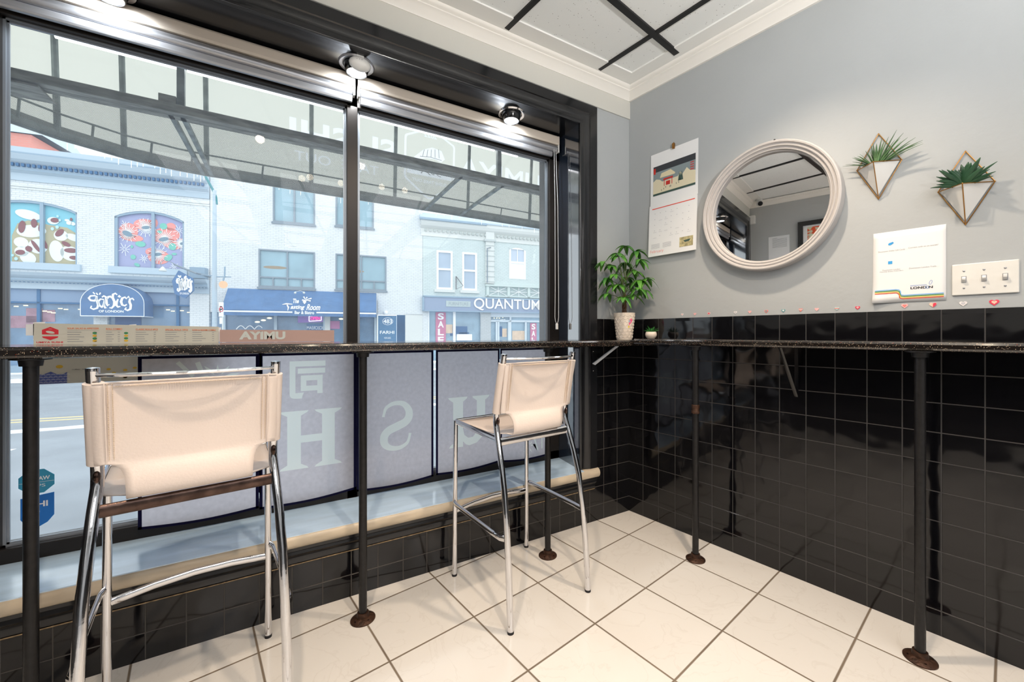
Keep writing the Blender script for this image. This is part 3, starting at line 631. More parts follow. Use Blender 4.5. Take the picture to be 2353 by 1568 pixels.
# ================================================================ PAPERS AND STICKERS IN THE WINDOW
m_menu = M('menu_paper', (206, 204, 192), .8); m_red = M('menu_red', (214, 44, 58), .7); m_orange = M('menu_orange', (226, 120, 70), .7)
m_blue = M('wave_blue', (82, 98, 168), .7); m_green = M('menu_green', (60, 140, 90), .7); m_yel = M('menu_yellow', (220, 180, 60), .7)
def gx(px, py, y=.2332): d = ray(px, py); k = (y-CAM[1])/d.y; return CAM[0]+k*d.x, CAM[2]+k*d.z
YM = .2325
t = Thing('menu_poster', 'long beige menu poster with red hexagon logo taped inside the left pane', 'poster', (-2.37, YM, .944))
t.part('sheet', G().poly([(-2.624, .944), (-2.105, .944), (-2.105, 1.1525), (-2.620, 1.1605)], YM, YM+.0012), m_menu)
y = YM-.0006
def mx(px): return gx(px, 770)[0]
hd = [(155, 228, 'SOUP, SALAD & APPETIZER'), (244, 281, 'ROLL COMBO'), (312, 363, 'CLASSIC ROLLS 6PCS'), (380, 432, 'SPECIAL ROLLS 10PCS'), (442, 496, 'SUSHI & SASHIMI COMBO')]
go = G(); gi = G(); gy = G(); gg = G()
for a, b, s in hd:
    xa, xb = mx(a), mx(b); gi = G(); t.part('heading', G().text(s, xa, xb, 1.139-.004*(a-155)/300, 1.1455-.004*(a-155)/300, y, bold=.02), m_orange, solid=-1)
    gi.line([(xa, 1.1355), (xb, 1.1345)], .0006, y)
    for i in range(12):
        z = 1.129-i*.0085
        if z < 1.09 and z > 1.04: continue
        L = random.uniform(.35, .62); gi.line([(xa, z), (xa+(xb-xa)*L, z)], .0018, y).line([(xb-.012, z), (xb-.006, z)], .0018, y)
    t.part('text_column', gi, m_greyink, solid=-1)
for a, dz in ((218, 1.126), (218, 1.116), (218, 1.106), (218, 1.097), (290, 1.126), (290, 1.116), (290, 1.106), (290, 1.097)):
    t.part('dish_picture', G().ell(mx(a), dz, .006, .004, y), m_yel if dz in (1.116, 1.097) else m_green, solid=-1)
gl = G(); cx = mx(116)
gl.poly([(cx-.020, 1.121), (cx-.020, 1.137), (cx, 1.148), (cx+.020, 1.137), (cx+.020, 1.121)], y).poly([(cx-.020, 1.114), (cx+.020, 1.114), (cx+.018, 1.1095), (cx, 1.1005), (cx-.018, 1.1095)], y)
gl.text('UMIYA SUSHI', mx(84), mx(145), 1.090, 1.096, y, bold=.03)
lg = t.part('logo', gl, m_red, solid=-1)
sub('logo_marks', G().ell(cx, 1.1285, .011, .0045, y-.0004, -.25).text('2022', cx-.004, cx+.004, 1.139, 1.1415, y-.0004), m_menu, lg, t.base, solid=-1)
for a in (250, 262, 288, 288, 288, 316, 310): t.part('sushi_picture', G().ell(mx(a), random.uniform(.955, 1.01), .006, .004, y), m_yel, solid=-1)
t.part('sushi_picture', G().ell(mx(137), 1.005, .009, .006, y), m_yel, solid=-1)
wv = G().poly([(-2.622, .945), (-2.540, .945), (-2.540, .985), (-2.55, .978), (-2.565, .978), (-2.58, .988), (-2.60, .978), (-2.622, .984)], y)
ww = t.part('wave_print', wv, m_blue, solid=-1)
wl = G()
for i in range(4):
    for j in range(7):
        c0 = (-2.616+j*.012+(i % 2)*.006, .948+i*.009)
        for r in (.003, .005): wl.line([(c0[0]+r*math.cos(q), c0[1]+r*math.sin(q)) for q in [k*PI/6 for k in range(7)]], .0006, y-.0004)
sub('wave_lines', wl, m_paper, ww, t.base, solid=-1)
gt = G().text('11:00am - 2:00pm', mx(166), mx(206), .9905, .995, y, bold=.02)
t.part('opening_hours', gt, m_ink, solid=-1)
for i, (a, b, c, d, lb) in enumerate([(59, 80, 1.117, 1.158, 'small white paper slip showing left of the menu poster'), (76, 103, 1.10, 1.1655, 'white paper slip sticking up behind the menu poster logo'), (297, 313, 1.10, 1.160, 'small white paper tab behind the middle of the menu poster'), (474, 508, 1.09, 1.150, 'white paper sheet behind the right end of the menu poster')]):
    one('paper_slip', G().poly([(mx(a), c), (mx(b), c), (mx(b), d), (mx(a), d-.002)], YM+.0014, YM+.0024), m_paper, lb, 'paper', (mx(a), YM, c), group='paper slips behind the menu poster')
t = Thing('name_board', 'pinkish board with pale reversed lettering standing in the window right of the menu', 'sign', (-1.89, .222, 1.087))
t.part('board', G().box(-2.100, -1.673, .218, .224, 1.0875, 1.1400), M('pink_beige_board', (188, 158, 150), .7))
t.part('lettering', G().text('UMIYA', -2.035, -1.868, 1.0985, 1.1335, .2172, mirror=True, bold=.05), M('pale_lettering', (206, 212, 208), .8), solid=-1)
def oct_(cx, cz, r): return [(cx+r*math.cos(PI/8+i*PI/4), cz+r*math.sin(PI/8+i*PI/4)*.98) for i in range(8)]
m_teal = M('teal_sticker', (52, 150, 186), .5); m_stblue = M('blue_sticker', (22, 112, 196), .5)
t = Thing('window_sticker', 'teal octagonal sticker low on the left window pane', 'sticker', (-2.615, YM, .60), group='stickers low on the window')
t.part('sheet', G().poly(oct_(-2.614, .603, .046), YM, YM+.001), m_teal)
t.part('lettering', G().text('AW', -2.610, -2.582, .606, .620, YM-.0005, bold=.03).text('PS', -2.612, -2.593, .582, .593, YM-.0005).line([(-2.655, .600), (-2.572, .600)], .0012, YM-.0005), m_paper, solid=-1)
t = Thing('window_sticker', 'blue shield-shaped sticker at the bottom of the left window pane', 'sticker', (-2.61, YM, .44), group='stickers low on the window')
t.part('sheet', G().poly([(-2.652, .548), (-2.572, .558), (-2.572, .478), (-2.588, .455), (-2.612, .440), (-2.640, .455), (-2.652, .475)], YM, YM+.001), m_stblue)
t.part('lettering', G().text('HI', -2.612, -2.587, .512, .532, YM-.0005, bold=.03).text('S', -2.612, -2.606, .494, .500, YM-.0005), m_paper, solid=-1)
# ================================================================ THINGS ON THE RIGHT WALL
def lathe_fr(pr, cx, cz, seg=72):      # lathe about the wall's normal; pr = (radius, y)
    return G().lathe([(r, y) for r, y in pr], (cx, 0, cz), seg, ax='y')
m_mframe = M('white_mirror_frame', (184, 181, 180), .45)
t = Thing('round_mirror', 'round mirror in a deep white moulded frame on the grey wall', 'mirror', (.814, 0, 1.730), FR)
t.part('frame', lathe_fr([(.300, -.001), (.304, -.004), (.304, -.042), (.302, -.052), (.297, -.056), (.291, -.055), (.288, -.048), (.284, -.046), (.280, -.050), (.276, -.049), (.273, -.041), (.269, -.039), (.266, -.042), (.262, -.041), (.259, -.030), (.2555, -.028), (.2555, -.012), (.262, -.006)], .814, 1.730), m_mframe, smooth=True)
a6 = math.radians(.6)
gm = G(); pts = [(.258*math.cos(2*PI*i/72), .258*math.sin(2*PI*i/72)) for i in range(72)]
gm.add([(.814+x, -.012-z*math.tan(a6), 1.730+z) for x, z in pts]+[(.814+x, -.007-z*math.tan(a6)*.5, 1.730+z) for x, z in pts], [tuple(range(72)), tuple(range(143, 71, -1))]+[(i, 72+i, 72+(i+1) % 72, (i+1) % 72) for i in range(72)])
t.part('mirror_glass', gm, m_mirror)
t.part('hanger', G().tube([(.845, -.004, 2.030), (.845, -.004, 2.048)], .003, 8).ball((.845, -.006, 2.048), .005), m_pole)
# calendar
t = Thing('wall_calendar', 'open white wall calendar with a snowy print above and the February page below', 'calendar', (.31, 0, 1.587), FR)
def page(z0, z1, y0, y1, d0, d1, th=.0012):
    return G().add([(d0, y1, z0), (d1, y1, z0), (d1, y0, z1), (d0, y0, z1), (d0, y1+th, z0), (d1, y1+th, z0), (d1, y0+th, z1), (d0, y0+th, z1)], [(0, 1, 2, 3), (7, 6, 5, 4), (0, 4, 5, 1), (1, 5, 6, 2), (2, 6, 7, 3), (3, 7, 4, 0)])
up = t.part('upper_page', page(1.893, 2.202, -.003, -.009, .164, .464), m_paper)
def py_(z): return -.003-.006*(2.202-z)/.309-.0008
art = G()
def rect(g, x0, x1, z0, z1, e=0): return g.add([(x0, py_(z0)-e, z0), (x1, py_(z0)-e, z0), (x1, py_(z1)-e, z1), (x0, py_(z1)-e, z1)], [(0, 1, 2, 3)])
def sh(g, pts, e): return g.add([(x, py_(z)-e, z) for x, z in pts], [tuple(range(len(pts)))])
m_prt = [M('print_night', (52, 56, 62), .8), M('print_grey', (132, 146, 150), .8), M('print_cream', (222, 214, 186), .8), M('print_red', (196, 48, 40), .8), M('print_dark_green', (60, 84, 78), .8)]
A0, A1, B0, B1 = .183, .450, 1.948, 2.124
sub('picture_sky', rect(rect(G(), A0, A1, B0+.118, B1), A0, A1, B0+.10, B0+.118), m_prt[0], up, t.base, solid=-1)
sub('picture_haze', rect(G(), A0, A1, B0+.055, B0+.140, .0003), m_prt[1], up, t.base, solid=-1)
hills = [(A0, B0+.085), (A0+.02, B0+.098), (A0+.045, B0+.09), (A0+.06, B0+.075), (A0+.16, B0+.078), (A0+.175, B0+.10), (A0+.19, B0+.083), (A0+.215, B0+.112), (A0+.235, B0+.09), (A1, B0+.082), (A1, B0+.012), (A0, B0+.012)]
sub('picture_snow', sh(G(), hills, .0006), m_prt[2], up, t.base, solid=-1)
rf = G(); sh(rf, [(A0+.045, B0+.10), (A0+.055, B0+.125), (A0+.115, B0+.132), (A0+.145, B0+.105), (A0+.14, B0+.098)], .0009)
sub('picture_roof', rf, M('print_roof', (226, 214, 180), .8), up, t.base, solid=-1)
rr_ = G(); rect(rr_, A0+.068, A0+.130, B0+.080, B0+.090, .0009); rect(rr_, A0+.072, A0+.076, B0+.045, B0+.08, .0009); rect(rr_, A0+.122, A0+.126, B0+.045, B0+.08, .0009); rect(rr_, A0+.085, A0+.112, B0+.047, B0+.070, .0009); rect(rr_, A0+.003, A0+.016, B0+.130, B0+.165, .0009)
for k in range(4): rect(rr_, A0+.236, A0+.258, B0+.09+k*.013, B0+.095+k*.013, .0009)
sub('picture_reds', rr_, m_prt[3], up, t.base, solid=-1)
dk = G(); rect(dk, A0, A1, B0, B0+.012, .0007)
for x, z in ((.11, .028), (.115, .03), (.15, .035), (.07, .025), (.055, .02), (.165, .037), (.082, .032)): rect(dk, A0+x, A0+x+.003, B0+z, B0+z+.010, .001)
for x in (.17, .178, .186): sh(dk, [(A0+x-.008, B0+.05), (A0+x+.008, B0+.05), (A0+x, B0+.105)], .0009)
sub('picture_darks', dk, m_prt[4], up, t.base, solid=-1)
lowp = t.part('lower_page', page(1.585, 1.893, -.009, -.024, .158, .459, .008), m_paper)
def py_(z): return -.009-.015*(1.893-z)/.308-.0008
rb = G(); rect(rb, .178, .448, 1.868, 1.873); sub('week_bar', rb, M('calendar_red', (232, 84, 66), .8), lowp, t.base, solid=-1)
gn = G()
for r in range(5):
    for c in range(7):
        if random.random() < .75: rect(gn, .196+c*.036, .200+c*.036, 1.838-r*.034, 1.842-r*.034)
        if random.random() < .3: rect(gn, .190+c*.036, .212+c*.036, 1.829-r*.034, 1.8305-r*.034)
for r in range(5): rect(gn, .178, .235, 1.655-r*.006, 1.6568-r*.006); rect(gn, .255, .31, 1.655-r*.006, 1.6568-r*.006)
sub('date_marks', gn, M('faint_print', (190, 192, 198), .8), lowp, t.base, solid=-1)
tf = G().text('February', .172, .262, 1.600, 1.622, 0); tf.v = [(x, py_(z), z) for x, y, z in tf.v]
sub('month_name', tf, M('coral_print', (238, 168, 160), .8), lowp, t.base, solid=-1)
sp_ = G(); rect(sp_, .362, .443, 1.613, 1.668); sub('small_picture', sp_, M('small_print', (182, 172, 130), .8, vary=.4, vscale=60), lowp, t.base, solid=-1)
sq = G(); sh(sq, [(.385, 1.648), (.43, 1.652), (.42, 1.640), (.395, 1.637)], .0004); sub('small_roof', sq, m_prt[4], lowp, t.base, solid=-1)
one('wall_hook', G().box(.311, .323, -.014, -.0005, 2.192, 2.222).tube([(.317, -.004, 2.23), (.317, -.016, 2.20), (.317, -.018, 2.19)], .002, 6), m_brass, 'small brass clip holding the calendar on the wall', 'hook', (.317, 0, 2.19), FR)
# flyer (its square codes are left off)
t = Thing('wall_flyer', 'white printed flyer with coloured stripes taped beside the light switches', 'flyer', (1.31, 0, 1.25), FR)
v = []; NX, NZ = 10, 12
def fl(u, q): return .012*max(0, (1-u*2.2))**2*max(0, 1-q*4)**2
for i in range(NZ+1):
    for j in range(NX+1):
        u, q = j/NX, i/NZ; lift = fl(u, q)
        v.append((1.209+.210*u+.003*(q-.5)*(1-u), -.0015-lift, 1.251-.004*(1-u)*(1-q)-.004*u+q*(.280+.002*u)))
fs = t.part('sheet', G().add(v, [(i*(NX+1)+j, i*(NX+1)+j+1, (i+1)*(NX+1)+j+1, (i+1)*(NX+1)+j) for i in range(NZ) for j in range(NX)]), m_paper, smooth=True, solid=.0006)
y = -.0024
for i, (c, nm) in enumerate((((120, 180, 240), 'light_blue_stripe'), ((30, 130, 60), 'green_stripe'), ((226, 196, 60), 'yellow_stripe'), ((206, 72, 40), 'red_stripe'))):
    dz = -i*.0046; P = [(1.2155+.0065*q, 1.2975+dz+.0001*q) for q in range(10)]+[(1.280, 1.2985+dz)]+[(1.280+.012*math.sin(q)*1.1+.001*i*-1, 1.2985+dz-.011*(1-math.cos(q))) for q in (.5, 1.0, 1.5)]+[(1.305-.013*math.cos(q)-.001*i, 1.2775+dz-.0085*math.sin(q)+.005) for q in (.5, 1.0, 1.5)]+[(1.413, 1.275+dz)]
    g = G().stroke(P, .0031, y); g.v = [(x, yy-fl((x-1.209)/.21, (z-1.25)/.281), z) for x, yy, z in g.v]
    t.part(nm, g, M(nm, c, .7), solid=-1)
gk = G().text('LOND N', 1.322, 1.384, 1.2955, 1.3045, y, bold=.03)
t.part('logo_lettering', gk, m_ink, solid=-1)
gb = G().text('DOWNTOWN', 1.322, 1.367, 1.307, 1.311, y, bold=.01)
gb.line([(1.3685+.0042*math.cos(q), 1.300+.0046*math.sin(q)) for q in [k*PI/8 for k in range(17)]], .0012, y-.0002)
gb.line([(1.378+.0035*math.cos(q)+.002*math.sin(q), 1.3175+.008*math.sin(q)) for q in [k*PI/8 for k in range(17)]], .0010, y)
t.part('logo_blue', gb, M('logo_blue_ink', (70, 130, 200), .7), solid=-1)
gc = G()
for s, a, b, z in (('Downtown Dollar Gift Cards', 1.226, 1.306, 1.4515), ('Connect with us on socials!', 1.316, 1.398, 1.4545), ('Downtown London', 1.239, 1.292, 1.376), ('Monthly Event Calendars', 1.231, 1.301, 1.369), ('Downtown London Trails', 1.318, 1.393, 1.3745)): gc.text(s, a, b, z, z+.0052, y)
t.part('captions', gc, m_greyink, solid=-1)
t.part('centre_icons', G().ell(1.263, 1.4815, .007, .005, y, .4).ell(1.269, 1.4845, .004, .004, y).poly([(1.256, 1.401), (1.269, 1.401), (1.269, 1.413), (1.256, 1.413)], y), M('icon_blue', (60, 160, 225), .7), solid=-1)
# switch plate
m_plate = M('old_white_plate', (226, 226, 222), .35, vary=.03, vscale=20)
t = Thing('light_switch_plate', 'white triple light switch plate at the right above the black tiles', 'light switch', (1.51, 0, 1.262), FR)
t.part('plate', G().box(1.434, 1.592, -.006, 0, 1.262, 1.375), m_plate, bevel=.003)
for k, d in enumerate((1.464, 1.5125, 1.561)):
    s_ = t.part('toggle', G().prof([(-.006, 1.3085), (-.006, 1.3285), (-.010, 1.327), (-.017, 1.3225 if k < 2 else 1.3265), (-.016, 1.3175), (-.009, 1.310)], d-.0045, d+.0045), m_white, bevel=.0006)
    sub('toggle_slot', G().box(d-.0065, d+.0065, -.0066, -.0055, 1.3065, 1.3305), m_greyink, s_, t.base)
    for z in (1.288, 1.349): t.part('screw', G().lathe([(0, -.0078), (.003, -.0072), (.0034, -.006)], (d, 0, z), 12, ax='y'), m_silver)
# geometric planters
def leaf(g, base, dirn, L, W, droop=.3, n=6, curl=.25):
    d = Vector(dirn).normalized(); s = d.cross(Vector((0, 0, 1)))
    if s.length < .05: s = Vector((1, 0, 0))
    s.normalize(); up = s.cross(d); v = []
    for i in range(n+1):
        q = i/n; p = Vector(base)+d*L*q+Vector((0, 0, -droop*L*q*q)); ww = W*math.sin(PI*min(.98, q*.86+.14))**.8 if W > .012 else W*(1-q)**.7*(.55+.45*min(1, q*4))
        v += [p-s*ww/2+up*curl*ww/2, p, p+s*ww/2+up*curl*ww/2]
    f = []
    for i in range(n):
        for j in (0, 1): a = i*3+j; f.append((a, a+1, a+4, a+3))
    g.add(v, f)
def plantmat(name, a, b, r=.45):
    m = M(name, a, r, vary=.0); n, l = nodes(m); bs = n['Principled BSDF']; tc = n.new('ShaderNodeTexCoord'); nz = n.new('ShaderNodeTexNoise'); nz.inputs['Scale'].default_value = 14; l.new(tc.outputs['Object'], nz.inputs['Vector'])
    x = n.new('ShaderNodeMix'); x.data_type = 'RGBA'; x.inputs[6].default_value = (*lin(a), 1); x.inputs[7].default_value = (*lin(b), 1)
    mr = n.new('ShaderNodeMapRange'); mr.inputs[1].default_value = .35; mr.inputs[2].default_value = .65; l.new(nz.outputs[0], mr.inputs[0]); l.new(mr.outputs[0], x.inputs[0]); l.new(x.outputs[2], bs.inputs['Base Color']); return m
m_aloe = plantmat('aloe_green', (58, 92, 58), (96, 132, 88)); m_succ = plantmat('succulent_green', (22, 62, 44), (52, 92, 62)); m_money = plantmat('money_tree_green', (40, 104, 34), (94, 154, 54)); m_air = plantmat('grass_green', (30, 104, 44), (70, 160, 70))
m_potwhite = M('white_ceramic', (226, 226, 224), .45)
def planter(label, d, z, kind):
    t = Thing('wall_planter', label, 'planter', (d, 0, z), FR, group='geometric brass and white wall planters')
    T_, Lf, Rt, Bt, Fr = (d, -.004, z+.128), (d-.070, -.004, z), (d+.070, -.004, z), (d, -.004, z-.136), (d-.004, -.078, z-.004)
    w = G()
    for a, b in ((T_, Lf), (T_, Rt), (Lf, Bt), (Rt, Bt), (Lf, Fr), (Rt, Fr), (Fr, Bt)): w.tube([a, b], .0017, 8)
    for c in (T_, Lf, Rt, Bt, Fr): w.ball(c, .0024)
    t.part('wire_frame', w, m_brass, smooth=True)
    k = .92; cz = z-.001
    L2, R2, B2, F2 = (d-.064, -.0065, cz), (d+.064, -.0065, cz), (d-.001, -.0075, z-.124), (d-.004, -.071, cz-.003)
    i = lambda p, q=.86: (d+(p[0]-d)*q, -.012+(p[1]+.012)*q, p[2])
    Li, Rii, Fi = i(L2), i(R2), i(F2); dn = lambda p: (p[0], p[1], p[2]-.012)
    g = G().add([L2, R2, F2, B2, Li, Rii, Fi, dn(Li), dn(Rii), dn(Fi)], [(0, 2, 3), (2, 1, 3), (1, 0, 3), (0, 4, 6, 2), (2, 6, 5, 1), (1, 5, 4, 0), (4, 7, 9, 6), (6, 9, 8, 5), (5, 8, 7, 4), (7, 8, 9)])
    pt = t.part('pot', g, m_potwhite); g = G()
    if kind == 0:
        for q in range(48):
            a = random.uniform(-1.2, 1.2); L = random.uniform(.085, .135)*(1.15 if a > .2 else .85); o = random.uniform(-.6, .25)
            leaf(g, (d-.004+math.sin(a)*.012, -.030+random.uniform(-.014, .012), z-.012), (math.sin(a), min(o, -.02)*.7 if abs(a) > .5 else o*.5-.05, math.cos(a)+.15), L, .0118, droop=.06+.12*abs(a), n=6)
    else:
        for q in range(30):
            a = -1.5+q*.103; L = random.uniform(.065, .10); o = random.choice((-.7, -.35, -.1))
            leaf(g, (d-.004+math.sin(a)*.010, -.032, z-.008), (math.sin(a)*1.1, o, math.cos(a)+.2), L*(1.1 if abs(a) < .9 else .8), .0235, droop=.08, n=6, curl=.5)
    t.part('leaves', g, m_succ if kind else m_aloe, smooth=True, solid=.0008)
planter('brass and white wall planter with long spiky leaves, nearest the mirror', 1.227, 1.806, 0)
planter('brass and white wall planter with a broad dark rosette, above the light switches', 1.468, 1.652, 1)
# heart stickers
HC = dict(pink=(240, 186, 186), red=(226, 60, 88), white=(236, 232, 232), mint=(186, 216, 214), cream=(246, 206, 184), grey=(196, 196, 204), coral=(240, 128, 120), teal=(90, 160, 168))
HM = {k: M('heart_'+k, c, .6) for k, c in HC.items()}
hd_ = [(.367, 'white', 'pink', 'small white and pink heart sticker nearest the calendar end of the row'), (.443, 'pink', None, 'tiny plain pink heart sticker, second from the plant end of the row'), (.522, 'pink', 'red', 'small pink heart sticker with a red rim, third from the plant end'), (.661, 'white', 'grey', 'small white heart sticker with grey marks below the mirror, left of centre'), (.731, 'pink', None, 'plain pale pink heart sticker under the left part of the mirror'), (.807, 'coral', 'teal', 'patterned coral and dark heart sticker under the mirror centre'), (.881, 'teal', 'white', 'teal striped heart sticker under the mirror'), (.952, 'coral', 'mint', 'coral and mint two-tone banded heart sticker under the mirror'), (1.014, 'pink', None, 'plain pink heart sticker under the right part of the mirror'), (1.088, 'mint', 'coral', 'mint heart sticker with a coral band right of the mirror'), (1.159, 'red', 'pink', 'red heart sticker with a pink middle left of the flyer'), (1.305, 'pink', 'coral', 'pink heart sticker under the middle of the flyer'), (1.384, 'cream', 'red', 'half cream half crimson heart sticker under the flyer corner'), (1.462, 'white', 'grey', 'white and grey heart sticker under the first light switch'), (1.536, 'red', 'cream', 'large red heart sticker with a cream middle under the light switches')]
def heart(cx, cz, s, y0, y1=None):
    P = [(16*math.sin(q)**3, 13*math.cos(q)-5*math.cos(2*q)-2*math.cos(3*q)-math.cos(4*q)) for q in [2*PI*i/28 for i in range(28)]]
    return G().poly([(cx+a*s/34, cz+b*s/34) for a, b in P], y0, y1)
for i, (d, a, b, lb) in enumerate(hd_):
    s = .0175+.004*(i > 10)+.004*(i == 14)
    t = Thing('heart_sticker', lb, 'sticker', (d, 0, 1.2325), FR, group='heart stickers in a row above the black tiles')
    bs = t.part('backing', heart(d, 1.2325, s, -.0016, -.0002), HM[a])
    if b and i not in (7, 9, 12): sub('pattern', heart(d, 1.2328, s*.55, -.0019), HM[b], bs, t.base, solid=-1)
    elif i == 12: sub('pattern', G().poly([(d, 1.2325+s*.16), (d+s*.16, 1.2325+s*.32), (d+s*.38, 1.2325+s*.30), (d+s*.46, 1.2325+s*.1), (d+s*.36, 1.2325-s*.12), (d, 1.2325-s*.48)], -.0019), HM[b], bs, t.base, solid=-1)
    elif b: sub('pattern', G().poly([(d-s*.42, 1.2325-s*.06), (d+s*.42, 1.2325-s*.06), (d+s*.46, 1.2325+s*.12), (d-s*.46, 1.2325+s*.12)], -.0019), HM[b], bs, t.base, solid=-1)
# ================================================================ POTTED PLANTS ON THE COUNTER
PX_, PY_ = -.147, -.112
t = Thing('money_tree', 'money tree with braided stem in a tall white patterned pot on the counter corner', 'potted plant', (PX_, PY_, 1.087))
m_potpat = M('embossed_white_pot', (232, 220, 206), .4)
pot = G(); pr = [(.0, 1.0875), (.056*.79, 1.0875), (.046, 1.092), (.0625, 1.245), (.0625, 1.2465), (.060, 1.2465), (.058, 1.232), (.0, 1.232)]
pt = t.part('pot', pot.lathe(pr, (PX_, PY_, 0), 40), m_potpat, smooth=True)
gr = G()
for k in range(8):
    z0 = 1.102+k*.0175
    for j in range(14):
        a0 = 2*PI*(j+.5*(k % 2))/14; P = []
        for q in range(5):
            a = a0+(q/4-.5)*2*PI/14; zz = z0+.010*math.sin(PI*q/4)*-1+.008; r = .046+(zz-1.092)/.153*.0165+.0006; P.append((PX_+r*math.cos(a), PY_+r*math.sin(a), zz))
        gr.tube(P, .0011, 4)
sub('scallop_relief', gr, m_potpat, pt, t.base)
ds = Vector((CAM[0]-PX_, CAM[1]-PY_, 0)).normalized(); sd = ds.cross(Vector((0, 0, 1)))
def onpot(u, z): q = Vector((PX_, PY_, 0))+ds*math.sqrt(max(0, (.0465+(z-1.092)/.153*.0165)**2-u*u))+(-sd)*-u*-1; return (q.x+ds.x*.001, q.y+ds.y*.001, z)
for nm, c, pts in (('pink_sticker_patch', (240, 96, 140), [(.030, 1.205), (.040, 1.215), (.046, 1.20), (.040, 1.188), (.032, 1.18), (.027, 1.168), (.026, 1.185)]), ('blue_sticker_patch', (120, 200, 226), [(.022, 1.197), (.030, 1.203), (.036, 1.196), (.030, 1.188)]), ('yellow_sticker_patch', (240, 214, 60), [(.020, 1.165), (.028, 1.172), (.031, 1.162), (.024, 1.155)])):
    sub(nm, G().quad(*[onpot(u, z) for u, z in pts]), M(nm, c, .5), pt, t.base, solid=-1)
t.part('soil', G().lathe([(0, 1.2335), (.057, 1.2335)], (PX_, PY_, 0), 24), M('dark_soil', (52, 40, 30), .95, vary=.4, vscale=90))
gs = G()
for k in range(4):
    a0 = k*PI/2; gs.tube([(PX_+.010*math.cos(a0+q*.45), PY_+.010*math.sin(a0+q*.45), 1.225+q*.012) for q in range(12)], [.0062-.0003*q for q in range(12)], 8)
t.part('braided_stem', gs, M('bark', (96, 66, 44), .7, vary=.3, vscale=60), smooth=True)
CL = [(1405, 610, .01, 0), (1458, 625, -.04, 1), (1424, 655, -.05, 2), (1450, 652, .02, 1), (1409, 655, .04, 0), (1437, 566, .02, 0), (1419, 583, -.03, 2), (1462, 578, .01, 1), (1387, 602, .02, 3), (1422, 590, -.05, 0), (1470, 598, -.02, 1), (1412, 631, -.07, 2), (1436, 604, .03, 0), (1486, 641, .0, 1), (1468, 644, -.05, 0), (1398, 676, -.02, 3), (1466, 663, -.07, 1), (1433, 684, -.09, 0), (1452, 678, -.03, 1), (1441, 639, .03, 0), (1396, 640, .04, 2), (1448, 620, .05, 0), (1478, 668, .05, 1)]
gl = G(); gt_ = G()
w0 = (Vector((PX_, PY_, 0))-Vector((CAM[0], CAM[1], 0))).dot(Vector((math.sin(YAW), math.cos(YAW), 0)))
for px, py, dd, k in CL:
    r = ray(px, py); c = Vector(CAM)+r*(w0+dd)
    while True:                           # keep the leaves clear of both walls
        lc = FR.R.transposed() @ c
        if lc.y < -.075 and c.y < -.075: break
        c = c-r*.01
    b = Vector((PX_+random.uniform(-.01, .01), PY_+random.uniform(-.01, .01), max(1.27, min(1.42, c.z-.05-random.uniform(0, .05)))))
    m1 = (b+c)/2+Vector((0, 0, .02)); gt_.tube([b, m1, c], [.0022, .0018, .0014], 6)
    out = Vector((c.x-PX_, c.y-PY_, 0)); out = out.normalized() if out.length > .01 else Vector((0, -1, 0))
    for q in range(5 if k != 3 else 4):
        a = (q-2)*.95+random.uniform(-.2, .2); dv = Matrix.Rotation(a, 3, 'Z') @ out
        leaf(gl, c, (dv.x, dv.y, random.uniform(-.15, .35)), random.uniform(.056, .080), .029, droop=random.uniform(.5, 1.05), n=6, curl=.2)
gt_.tube([(PX_, PY_, 1.33), (PX_+.012, PY_, 1.42), (PX_+.022, PY_+.01, 1.50), (PX_+.018, PY_, 1.56)], [.004, .003, .0025, .002], 8).tube([(PX_-.004, PY_, 1.33), (PX_-.03, PY_-.01, 1.45), (PX_-.045, PY_-.01, 1.52)], [.004, .003, .002], 8)
t.part('twigs', gt_, M('green_twig', (76, 92, 48), .6), smooth=True); t.part('leaves', gl, m_money, smooth=True, solid=.0005)
d0 = FR.w((.245, -.125, 0)); SX, SY = d0.x, d0.y; Z0 = 1.0955
t = Thing('small_potted_plant', 'tiny green tufted plant in a round white bowl pot right of the money tree', 'potted plant', (SX, SY, Z0))
t.part('pot', G().lathe([(0, Z0), (.020, Z0), (.029, Z0+.010), (.0325, Z0+.022), (.030, Z0+.035), (.0265, Z0+.039), (.024, Z0+.037), (.0, Z0+.034)], (SX, SY, 0), 28), m_potpat, smooth=True)
g = G()
for q in range(46):
    a = random.uniform(0, 2*PI); e = random.uniform(.35, 1.4); leaf(g, (SX+.008*math.cos(a), SY+.008*math.sin(a), Z0+.034), (math.cos(a)*math.cos(e), math.sin(a)*math.cos(e), math.sin(e)), random.uniform(.034, .052), .0055, droop=.15, n=4)
t.part('leaves', g, m_air, smooth=True, solid=.0005)
# ================================================================ LEFT WALL, SEEN IN THE MIRROR
t = Thing('security_camera', 'white bullet security camera with black lens on the ceiling edge, seen in the mirror', 'camera', (-3.10, -.13, 2.62))
t.part('mount', G().lathe([(.04, 2.66), (.04, 2.648), (.012, 2.64), (.012, 2.62)], (-3.10, -.13, 0), 20), m_white, smooth=True)
t.part('body', G().tube([(-3.10, -.13, 2.612), (-3.02, -.16, 2.59)], .028, 16), m_white, smooth=True); t.part('lens_face', G().tube([(-3.02, -.16, 2.59), (-3.012, -.163, 2.588)], .026, 16), m_ink, smooth=True)
t = Thing('alarm_box', 'small white alarm sensor box in the far corner, seen in the mirror', 'sensor', (-3.17, -.04, 2.40))
t.part('box', G().box(-3.198, -3.15, -.075, -.012, 2.40, 2.50), m_white, bevel=.004); t.part('side_plate', G().box(-3.198, -3.185, -.011, -.0095, 2.40, 2.50), m_brass)
t = Thing('wall_notice', 'white printed notice on the opposite wall, seen in the mirror', 'notice', (-3.199, -.31, 1.92))
